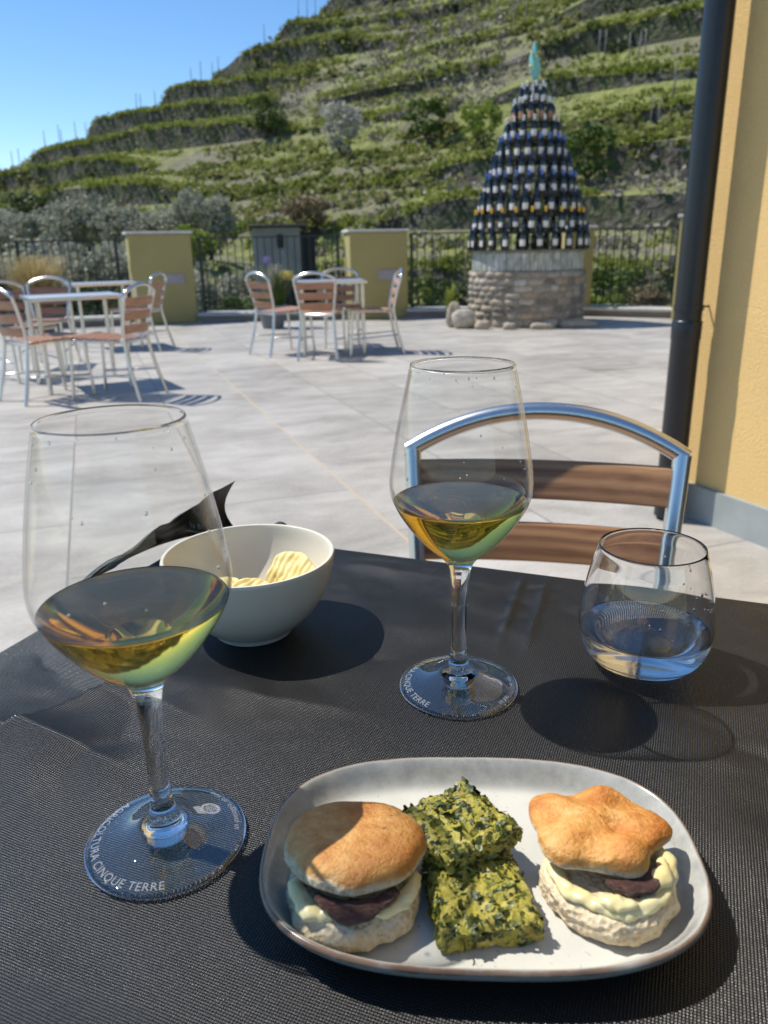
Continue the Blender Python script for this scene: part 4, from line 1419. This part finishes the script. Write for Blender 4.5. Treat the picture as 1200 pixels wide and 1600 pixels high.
# fill mark on the bowl
mk = MB()
V, Fs = text_verts('10 cl', .0046)
ipo = bspline(outer_p, 8)
def bowl_r(z):
    seg_ = ipo[ipo[:, 1] > .1495]
    return np.interp(z, seg_[:, 1], seg_[:, 0])
V[:, 0] -= V[:, 0].mean()
zz = .1595 + V[:, 1]; rr = bowl_r(zz) + .00015; a = V[:, 0] / .044
mk.add(np.stack([rr * np.cos(a), rr * np.sin(a), zz], 1), Fs)
P = np.array([[(bowl_r(z) + .00015) * math.cos(t), (bowl_r(z) + .00015) * math.sin(t), z] for z in (.1568, .1574) for t in np.linspace(-.16, .16, 10)]).reshape(2, 10, 3)
mk.grid(P)
mark_me = mk.mesh('fill_mark', M['etch'], False)

GZ = ZT + .0006
drop_mes = []
for sd_ in (3, 8):
    dr = np.random.default_rng(sd_); mb = MB()
    for k in range(26):
        a = dr.uniform(-math.pi, .3); z_ = dr.uniform(.145, .222) if k % 3 else dr.uniform(.214, .223); r_ = float(np.interp(z_, ip[:, 1], ip[:, 0])) - .0002
        if z_ < .15: r_ -= .0004
        q = dr.uniform(.0003, .0008)
        D = np.array([[(math.sin(t) * math.cos(p), math.sin(t) * math.sin(p), math.cos(t) * 1.25) for p in np.linspace(0, 2 * math.pi, 10, endpoint=False)] for t in np.linspace(0, math.pi, 7)]) * q
        mb.grid(D + np.array([r_ * math.cos(a), r_ * math.sin(a), z_]), True)
    drop_mes.append(mb.mesh('droplets', M['water']))
for (x, y, rz, mark_a, lab) in ((-.1175, .3305, 0.0, R_(60), 'larger looking wine glass with golden wine in the left foreground'),
                        (.0495, .474, R_(-52), R_(-10), 'wine glass with golden wine between the chair and the plate')):
    g = obj('wine_glass', glass_me); g.location = (x, y, GZ)
    tag(g, lab, 'wine glass', 'glasses of white wine')
    obj('wine', wine_me, g)
    obj('droplets', drop_mes[0 if x < 0 else 1], g)
    ft = obj('foot', foot_me, g); ft.rotation_euler = (0, 0, rz)
    obj('foot_rim', rim_me, ft)
    for em in etch_mes: obj(em.name.split('.')[0], em, ft)
    e_ = obj('fill_mark', mark_me, g); e_.rotation_euler = (0, 0, mark_a)

# ---- tumbler of water
to = [(.0002, .0004), (.022, .0003), (.030, .0010), (.0385, .0060), (.0448, .0140), (.0482, .0245), (.0491, .0340), (.0480, .0480), (.0452, .0640), (.0412, .0800), (.0377, .0915)]
ti = [(.0374, .0926), (.0368, .0926), (.0363, .0914), (.0398, .0798), (.0438, .0640), (.0466, .0480), (.0477, .0340), (.0466, .0250), (.0425, .0155), (.0350, .0092), (.022, .0072), (0, .0068)]
tp = np.concatenate([[[0, .0004]], bspline(to, 12), bspline(ti[:4], 6), bspline(ti[3:], 12)[1:]]); tp[-1, 0] = 0
tg = obj('tumbler', MB().lathe(tp, 128).mesh('tumbler', M['glass'])); tg.location = (.1865, .5015, GZ); tg.scale = (.955, .955, 1)
tag(tg, 'stemless glass tumbler a third full of water at the right table edge', 'tumbler')
ip2 = bspline(ti[3:], 12)[::-1]; WL = .0295
wp2 = [p for p in ip2 if p[1] < WL - .0003]; rl2 = np.interp(WL, ip2[:, 1], ip2[:, 0])
wprof = [(0 if i == 0 else p[0] + .00022, p[1] - .00022) for i, p in enumerate(wp2)] + [(rl2 + .0002, WL + .0004), (rl2 - .0006, WL + .0001), (rl2 - .002, WL - .0002), (rl2 - .005, WL - .0003), (0, WL - .0003)]
obj('water', MB().lathe(wprof, 128).mesh('water', M['water']), tg)
dr = np.random.default_rng(5); mb = MB()
for k in range(26):
    a = dr.uniform(-2.6, 1.2); z_ = dr.uniform(.04, .07); r_ = np.interp(z_, [p[1] for p in ip2[:]], [p[0] for p in ip2[:]]) - .0002
    q = dr.uniform(.0004, .0011)
    th = np.linspace(0, math.pi, 6)
    D = np.array([[(math.sin(t) * math.cos(p), math.sin(t) * math.sin(p), math.cos(t) * 1.3) for p in np.linspace(0, 2 * math.pi, 8, endpoint=False)] for t in th]) * q
    mb.grid(D + np.array([r_ * math.cos(a), r_ * math.sin(a), z_]), True)
mb.build('droplets', M['water'], tg)

for o in list(bpy.data.objects):
    if o.name.split('.')[0] in ('wine', 'tumbler', 'water'): o.cycles.is_caustics_caster = True
    if o.name.split('.')[0] == 'tablecloth': o.cycles.is_caustics_receiver = True
# ---- bowl with chips
bo = [(0, .0035), (.026, .0035), (.0285, .0), (.0315, .0), (.0325, .0035), (.0405, .0095), (.0520, .0215), (.0610, .0365), (.0660, .0520), (.0680, .0645)]
bi = [(.0673, .0664), (.0655, .0664), (.0645, .0645), (.0622, .0520), (.0570, .0370), (.0480, .0235), (.0360, .0125), (.02, .0078), (0, .007)]
bp = np.concatenate([bo[:4], spline(bo[4:], 6), spline(bi, 6)]); bp[-1, 0] = 0
bw = obj('bowl', MB().lathe(bp, 96).mesh('bowl', M['bowl'])); bw.location = (-.108, .570, GZ)
bw.data.set_sharp_from_angle(angle=math.radians(50))
tag(bw, 'cream ceramic bowl with a few ridged potato chips', 'bowl')


def chip(loc, rot, sx, sy, curl, label, seed):
    rg_ = np.random.default_rng(seed)
    na, nr = 30, 40
    u = np.linspace(-1, 1, nr); v = np.linspace(-1, 1, na)
    U_, V_ = np.meshgrid(u, v, indexing='ij')
    # square to disc
    X_ = U_ * np.sqrt(1 - V_ ** 2 / 2); Y_ = V_ * np.sqrt(1 - U_ ** 2 / 2)
    k = 1 + .07 * np.sin(3 * np.arctan2(Y_, X_) + seed) + .03 * np.sin(7 * np.arctan2(Y_, X_) + 2 * seed)
    Z_ = curl * (X_ ** 2 * .8 - Y_ ** 2 * .35) * sx + .00055 * np.sin(X_ * 32 + .6 * Y_) * smoothstep(1.05, .85, np.hypot(X_, Y_)) + .0022 * fbm(np.stack([X_ * 1.6, Y_ * 1.6, X_ * 0 + seed], -1), 4, 2)
    T = .0009
    top = np.stack([X_ * sx * k, Y_ * sy * k, Z_ + T / 2], -1); bot = np.stack([X_ * sx * k, Y_ * sy * k, Z_ - T / 2], -1)
    mb = MB(); mb.grid(top.transpose(1, 0, 2)); mb.grid(bot)
    n1 = nr * na
    Fs = []
    def idt(i, j): return j * nr + i
    def idb(i, j): return n1 + i * na + j
    bd = [(i, 0) for i in range(nr)] + [(nr - 1, j) for j in range(1, na)] + [(i, na - 1) for i in range(nr - 2, -1, -1)] + [(0, j) for j in range(na - 2, 0, -1)]
    for (p, q) in zip(bd, bd[1:] + bd[:1]): mb.f.append([idt(*p), idb(*p), idb(*q), idt(*q)])
    o = mb.build('potato_chip', M['chip']); o.location = loc; o.rotation_euler = rot
    tag(o, label, 'potato chip', 'ridged chips in the bowl')
def chip_rot(n, y):
    n = Vector(n).normalized(); y = Vector(y); y = (y - n * y.dot(n)).normalized(); x = y.cross(n)
    return Matrix((x, y, n)).transposed().to_euler()
bz = GZ
chip((-.074, .566, bz + .0430), chip_rot((-.42, -.62, .62), (.45, .3, .6)), .027, .023, .13, 'large ridged chip leaning on the right wall of the bowl', 1)
chip((-.106, .556, bz + .0345), chip_rot((-.15, -.25, .9), (.8, .5, 0)), .022, .019, .2, 'ridged chip lying low beside the leaning chip', 2)
chip((-.136, .566, bz + .0370), chip_rot((.35, -.15, .9), (.5, -.6, .1)), .022, .019, .25, 'leftmost ridged chip low in the bowl', 3)
chip((-.104, .566, bz + .0140), chip_rot((.05, -.1, 1), (.3, .9, 0)), .021, .018, .15, 'ridged chip flat on the bottom of the bowl', 4)

# ---- plate
PC = (.0420, .2995); PA, PB, PE, PR = .1035, .0692, 2.8, R_(-3.0)
def superell(a, b, t, n=PE):
    c_, s_ = np.cos(t), np.sin(t)
    r = (np.abs(c_ / a) ** n + np.abs(s_ / b) ** n) ** (-1 / n)
    return r * c_, r * s_
tt = np.linspace(0, 2 * math.pi, 160, endpoint=False)
pprof = [(.050, .0015, 0), (.028, .0010, 0), (.024, .0, 0), (.020, .0, 0), (.016, .0016, .3), (.009, .0060, .5), (.0035, .0118, .65), (.0006, .0165, .8), (0.0, .0184, .95), (.0006, .0197, 1.0), (.0015, .0201, .95), (.0026, .0195, .75), (.0045, .0168, .6), (.0075, .0115, .48), (.0105, .0080, .36), (.0140, .0065, .14), (.019, .0061, 0), (.035, .0060, 0), (.050, .0060, 0)]
P, rimv = [], []
pr_ = spline([(a, b, c_) for a, b, c_ in pprof], 3)
for (d, z_, rv) in pr_:
    x_, y_ = superell(PA - d, PB - d, tt)
    P.append(np.stack([x_, y_, np.full_like(x_, z_)], 1)); rimv += [rv] * len(tt)
P = np.array(P)
mb = MB().grid(P, True)
for (row, zc) in ((0, .0015), (len(pr_) - 1, .0060)):
    ci = mb.n; mb.add([(0, 0, zc)], []); rimv.append(0)
    nn_ = len(tt)
    for k in range(nn_):
        q = [row * nn_ + k, row * nn_ + (k + 1) % nn_, ci]
        mb.f.append(q if row else q[::-1])
me = mb.mesh('plate', M['plate'])
a_ = me.attributes.new('rim', 'FLOAT', 'POINT'); a_.data.foreach_set('value', np.array(rimv, dtype=np.float32))
plate = obj('plate', me); plate.location = (PC[0], PC[1], GZ); plate.rotation_euler = (0, 0, PR)
tag(plate, 'oblong grey stoneware plate holding the finger food', 'plate')
PZ = GZ + .0062

# ---- food
def sphere_dirs(nt=48, np_=72):
    th = np.linspace(0, math.pi, nt); ph = np.linspace(0, 2 * math.pi, np_, endpoint=False)
    T_, F_ = np.meshgrid(th, ph, indexing='ij')
    return T_, F_
def close_mesh(P, name, mat, attr=None):
    P = P.copy(); P[0] = P[0].mean(0); P[-1] = P[-1].mean(0)
    mb = MB().grid(P, True)
    mb.f = [f[::-1] for f in mb.f]
    me = mb.mesh(name, mat)
    if attr is not None:
        a_ = me.attributes.new(attr[0], 'FLOAT', 'POINT'); a_.data.foreach_set('value', attr[1].ravel().astype(np.float32))
    return me
def pillow(rfun, h_up, h_dn, pw, seed, rough, nz_scale=60):
    """a lens/pillow shape: outline rfun(phi), dome h_up above and h_dn below"""
    T_, F_ = sphere_dirs()
    ct = np.cos(T_); st = np.sin(T_)
    rad = np.sign(st) * np.abs(st) ** pw
    r = rfun(F_) * rad
    X_ = r * np.cos(F_); Y_ = r * np.sin(F_)
    Z_ = np.where(ct > 0, h_up * np.abs(ct) ** .8, -h_dn * np.abs(ct) ** .6)
    P = np.stack([X_, Y_, Z_], -1)
    D = P / (np.linalg.norm(P, axis=-1)[..., None] + 1e-6)
    P = P + D * (rough * fbm(P * nz_scale, seed, 4))[..., None]
    return P, T_, F_


def blob_chain(pts, radii, seed, flat=.55, rough=.25, n=24, nz=140):
    path = spline(pts, 12); rr = np.interp(np.linspace(0, 1, len(path)), np.linspace(0, 1, len(radii)), radii)
    mb = MB(); mb.tube(path, rr, n, True, 1.0)
    V = np.concatenate(mb.v)
    c_ = np.repeat(path, n, 0)
    d = V - c_; d[:, 2] *= flat
    V = c_ + d * (1 + rough * fbm(V * nz, seed, 3))[:, None]
    V = V + .0005 * np.stack([vnoise(V * 330 + 7 * q, seed + q) for q in range(3)], 1)
    mb.v = [V]
    return mb
def crumb_disc(r, seed):
    P, T_, F_ = pillow(lambda f: r * (1 + .02 * np.sin(4 * f + seed) + .012 * np.sin(7 * f)), .0090, .006, .34, seed, .0014, 150)
    P += .0006 * fbm(P * 520, seed + 9, 2)[..., None] * (P / (np.linalg.norm(P, axis=-1)[..., None] + 1e-6))
    P[..., 2] = np.maximum(P[..., 2] + .006, 0.0)
    return close_mesh(P, 'bottom_bread', M['crumb'])
# left sandwich
sl = empty('bread_sandwich', (-.0180, .2805, PZ), 0, 'round anchovy sandwich with smooth golden top at the left end of the plate', 'sandwich', 'anchovy sandwiches on the plate')
obj('bottom_bread', crumb_disc(.0308, 4), sl)
P, T_, F_ = pillow(lambda f: .0325 * (1 + .03 * np.sin(2 * f + .6) + .015 * np.sin(3 * f)), .0108, .0040, .50, 9, .0011, 60)
P[..., 2] -= .0016 * np.exp(-((P[..., 0] - .004) ** 2 + (P[..., 1] - .012) ** 2 * 2.5) / .008 ** 2) * (np.cos(T_) > 0)
cr_ = np.clip(np.cos(T_) * 1.7 + .12 + .22 * np.cos(F_ + .5), 0, 1)
o = obj('top_bread', close_mesh(P, 'top_bread', M['bun_pale'], ('crust', cr_)), sl)
o.location = (.0010, .0105, .0222); o.rotation_euler = (R_(-9), R_(2), 0)
b1 = blob_chain([(-.0255, -.002, .0158), (-.0220, -.0125, .0158), (-.0150, -.0190, .0150), (-.006, -.0200, .0148), (.006, -.0195, .0150), (.0175, -.0185, .0150), (.0255, -.0105, .0155), (.0285, .001, .0150)], [.003, .0044, .0056, .0034, .0030, .0036, .0044, .003], 6, .70, .36)
b1.build('cream_cheese', M['cream'], sl)
b2 = blob_chain([(-.0185, -.0110, .0200), (-.0105, -.0185, .0198), (-.0015, -.0238, .0182), (.0095, -.0215, .0194), (.0205, -.0140, .0210)], [.0015, .0034, .0056, .0044, .0020], 8, .55, .4)
b2.build('anchovy', M['anchovy'], sl)

# right sandwich
sr = empty('bread_sandwich', (.0995, .2815, PZ), 0, 'sandwich with toasted flower shaped top at the right end of the plate', 'sandwich', 'anchovy sandwiches on the plate')
obj('bottom_bread', crumb_disc(.0300, 14), sr)
lob = lambda f: .0300 * (1 + .078 * np.cos(5 * f - .1) + .045 * np.cos(2 * f - .3) + .035 * np.sin(3 * f + .5))
P, T_, F_ = pillow(lob, .0068, .0052, .42, 19, .0014, 80)
rn = np.hypot(P[..., 0], P[..., 1]) / .03
up_ = smoothstep(-.1, .3, np.cos(T_))
P[..., 2] += up_ * (-.0068 * np.exp(-((P[..., 0] - .007) ** 2 + (P[..., 1] + .004) ** 2) / .0055 ** 2) + .0018 * np.cos(5 * F_ - .1) * smoothstep(.25, .7, rn) * smoothstep(1.2, .8, rn) + .0022 * fbm(P * 45, 77, 2))
cr_ = np.clip(np.cos(T_) * 1.9 + .55, 0, 1)
o = obj('top_bread', close_mesh(P, 'top_bread', M['bun_dark'], ('crust', cr_)), sr)
o.location = (-.0020, .0155, .0245); o.rotation_euler = (R_(-4), R_(2), 0)
b1 = blob_chain([(-.0255, .002, .0160), (-.0225, -.0095, .0160), (-.0150, -.0165, .0155), (-.006, -.0205, .0150), (.004, -.0225, .0148), (.014, -.0190, .0160), (.0215, -.0110, .0175), (.0255, .001, .0185), (.024, .012, .018)], [.003, .0038, .0036, .0040, .0047, .0040, .0043, .0040, .003], 26, .70, .34)
b1.build('cream_cheese', M['cream'], sr)
blob_chain([(-.010, -.020, .0185), (-.003, -.0225, .0190), (.005, -.0235, .0180)], [.002, .0042, .002], 33, .6, .4).build('cream_cheese', M['cream'], sr)
blob_chain([(.013, -.017, .0205), (.019, -.011, .0220), (.0225, -.002, .0225)], [.002, .0045, .002], 35, .6, .4).build('cream_cheese', M['cream'], sr)
b2 = blob_chain([(-.006, -.0135, .0215), (.003, -.0170, .0210), (.012, -.0145, .0218), (.021, -.005, .0228)], [.002, .0046, .0048, .002], 28, .5, .3)
b2.build('anchovy', M['anchovy'], sr)


def slab(corners, z0, h, seed, label, tilt=None):
    """frittata piece from four base corners (counter-clockwise)"""
    c4 = np.array(corners, float)
    cx, cy = c4.mean(0)
    n = 70
    u = np.linspace(0, 1, n)
    def surf(s, t): return (c4[0] * ((1 - s) * (1 - t))[..., None] + c4[1] * (s * (1 - t))[..., None] + c4[2] * (s * t)[..., None] + c4[3] * ((1 - s) * t)[..., None])
    S, T_ = np.meshgrid(u, u, indexing='ij')
    XY = surf(S, T_) - np.array([cx, cy])
    edge = np.minimum(np.minimum(S, 1 - S), np.minimum(T_, 1 - T_))
    top = np.concatenate([XY, (h - .0022 * np.exp(-edge / .03))[..., None]], -1)
    ring = [(0, k) for k in range(n)] + [(k, n - 1) for k in range(1, n)] + [(n - 1, k) for k in range(n - 2, -1, -1)] + [(k, 0) for k in range(n - 2, 0, -1)]
    bd = np.array([XY[i, j] for i, j in ring])
    lay = [np.concatenate([bd * (1 + .02 * math.sin(math.pi * q)), np.full((len(bd), 1), h * .8 * (1 - q))], 1) for q in np.linspace(0, 1, 14)]
    mb = MB()
    mb.grid(top.transpose(1, 0, 2)[:, :])
    base_i = mb.n
    mb.grid(np.array(lay), True)
    m_ = len(bd)
    topi = lambda i, j: j * n + i
    for k in range(m_):
        k2 = (k + 1) % m_
        mb.f.append([topi(*ring[k]), base_i + k, base_i + k2, topi(*ring[k2])])
    mb.f.append([base_i + 13 * m_ + k for k in range(m_)])
    V = np.concatenate(mb.v)
    N = np.stack([fbm(V * 190 + k * 31, seed + k, 4) for k in range(3)], 1)
    N2 = np.stack([vnoise(V * 480 + k * 17, seed + 40 + k) for k in range(3)], 1)
    V2 = V + N * .0011 + N2 * .0008
    low = V[:, 2] < .0006
    V2[low, 2] = np.maximum(V2[low, 2], 0); V2[:, 2] = np.maximum(V2[:, 2], 0)
    mb.v = [V2]
    o = mb.build('frittata_square', M['frittata']); o.location = (cx, cy, z0)
    if tilt: o.rotation_euler = tilt
    # shreds of cooked spinach lying in the surface
    rg_ = np.random.default_rng(seed + 5)
    me_ = o.data
    cen = np.array([p.center[:] for p in me_.polygons]); nor = np.array([p.normal[:] for p in me_.polygons]); ar = np.array([p.area for p in me_.polygons])
    ar = ar * (nor[:, 2] > -.3)
    nf = 400
    pick = rg_.choice(len(cen), nf, p=ar / ar.sum())
    VV, FF = [], []
    for q in pick:
        nn = nor[q] + rg_.normal(0, .22, 3); nn /= np.linalg.norm(nn)
        t1 = np.cross(nn, rg_.normal(size=3)); t1 /= np.linalg.norm(t1); t2 = np.cross(nn, t1)
        L = rg_.choice([.0014, .0022, .0036], p=[.5, .36, .14]) * rg_.uniform(.7, 1.3); W = L * rg_.uniform(.3, .75)
        base_ = len(VV); cv = rg_.normal(0, .25); ph = rg_.uniform(0, 6)
        for i in range(5):
            u_ = -1 + i / 2
            for j in range(3):
                v_ = (j - 1) * (1 - .55 * abs(u_) ** 2) * (1 + .35 * math.sin(3 * u_ + ph + j))
                VV.append(cen[q] + t1 * L * u_ + t2 * W * v_ + nn * (.00012 + .6 * L * cv * (u_ * u_ - .4) * .5 + .0003 * math.sin(5 * u_ + ph) + .0002 * rg_.normal()))
        for i in range(4):
            for j in range(2):
                FF.append([base_ + i * 3 + j, base_ + i * 3 + j + 1, base_ + (i + 1) * 3 + j + 1, base_ + (i + 1) * 3 + j])
    VV = np.array(VV); VV[:, 2] = np.maximum(VV[:, 2], .0003)
    obj('spinach', mesh_from('spinach', VV, FF, M['spinach']), o)
    tag(o, label, 'frittata', 'spinach frittata pieces')
    return o
slab([(.0205, .2515), (.0635, .2570), (.0575, .3010), (.0150, .2975)], PZ + .0003, .0125, 50, 'lower green spinach frittata square lying flat on the plate')
slab([(.0260, .2830), (.0625, .2990), (.0390, .3290), (-.0010, .3090)], PZ + .0150, .0115, 60, 'upper green spinach frittata square resting tilted on the lower one', (R_(7), R_(-3), 0))

for o in list(bpy.data.objects):
    if o.name.split('.')[0] in ('plate', 'bowl', 'top_bread', 'bottom_bread', 'frittata_square', 'cream_cheese', 'anchovy'): o.cycles.is_caustics_receiver = True
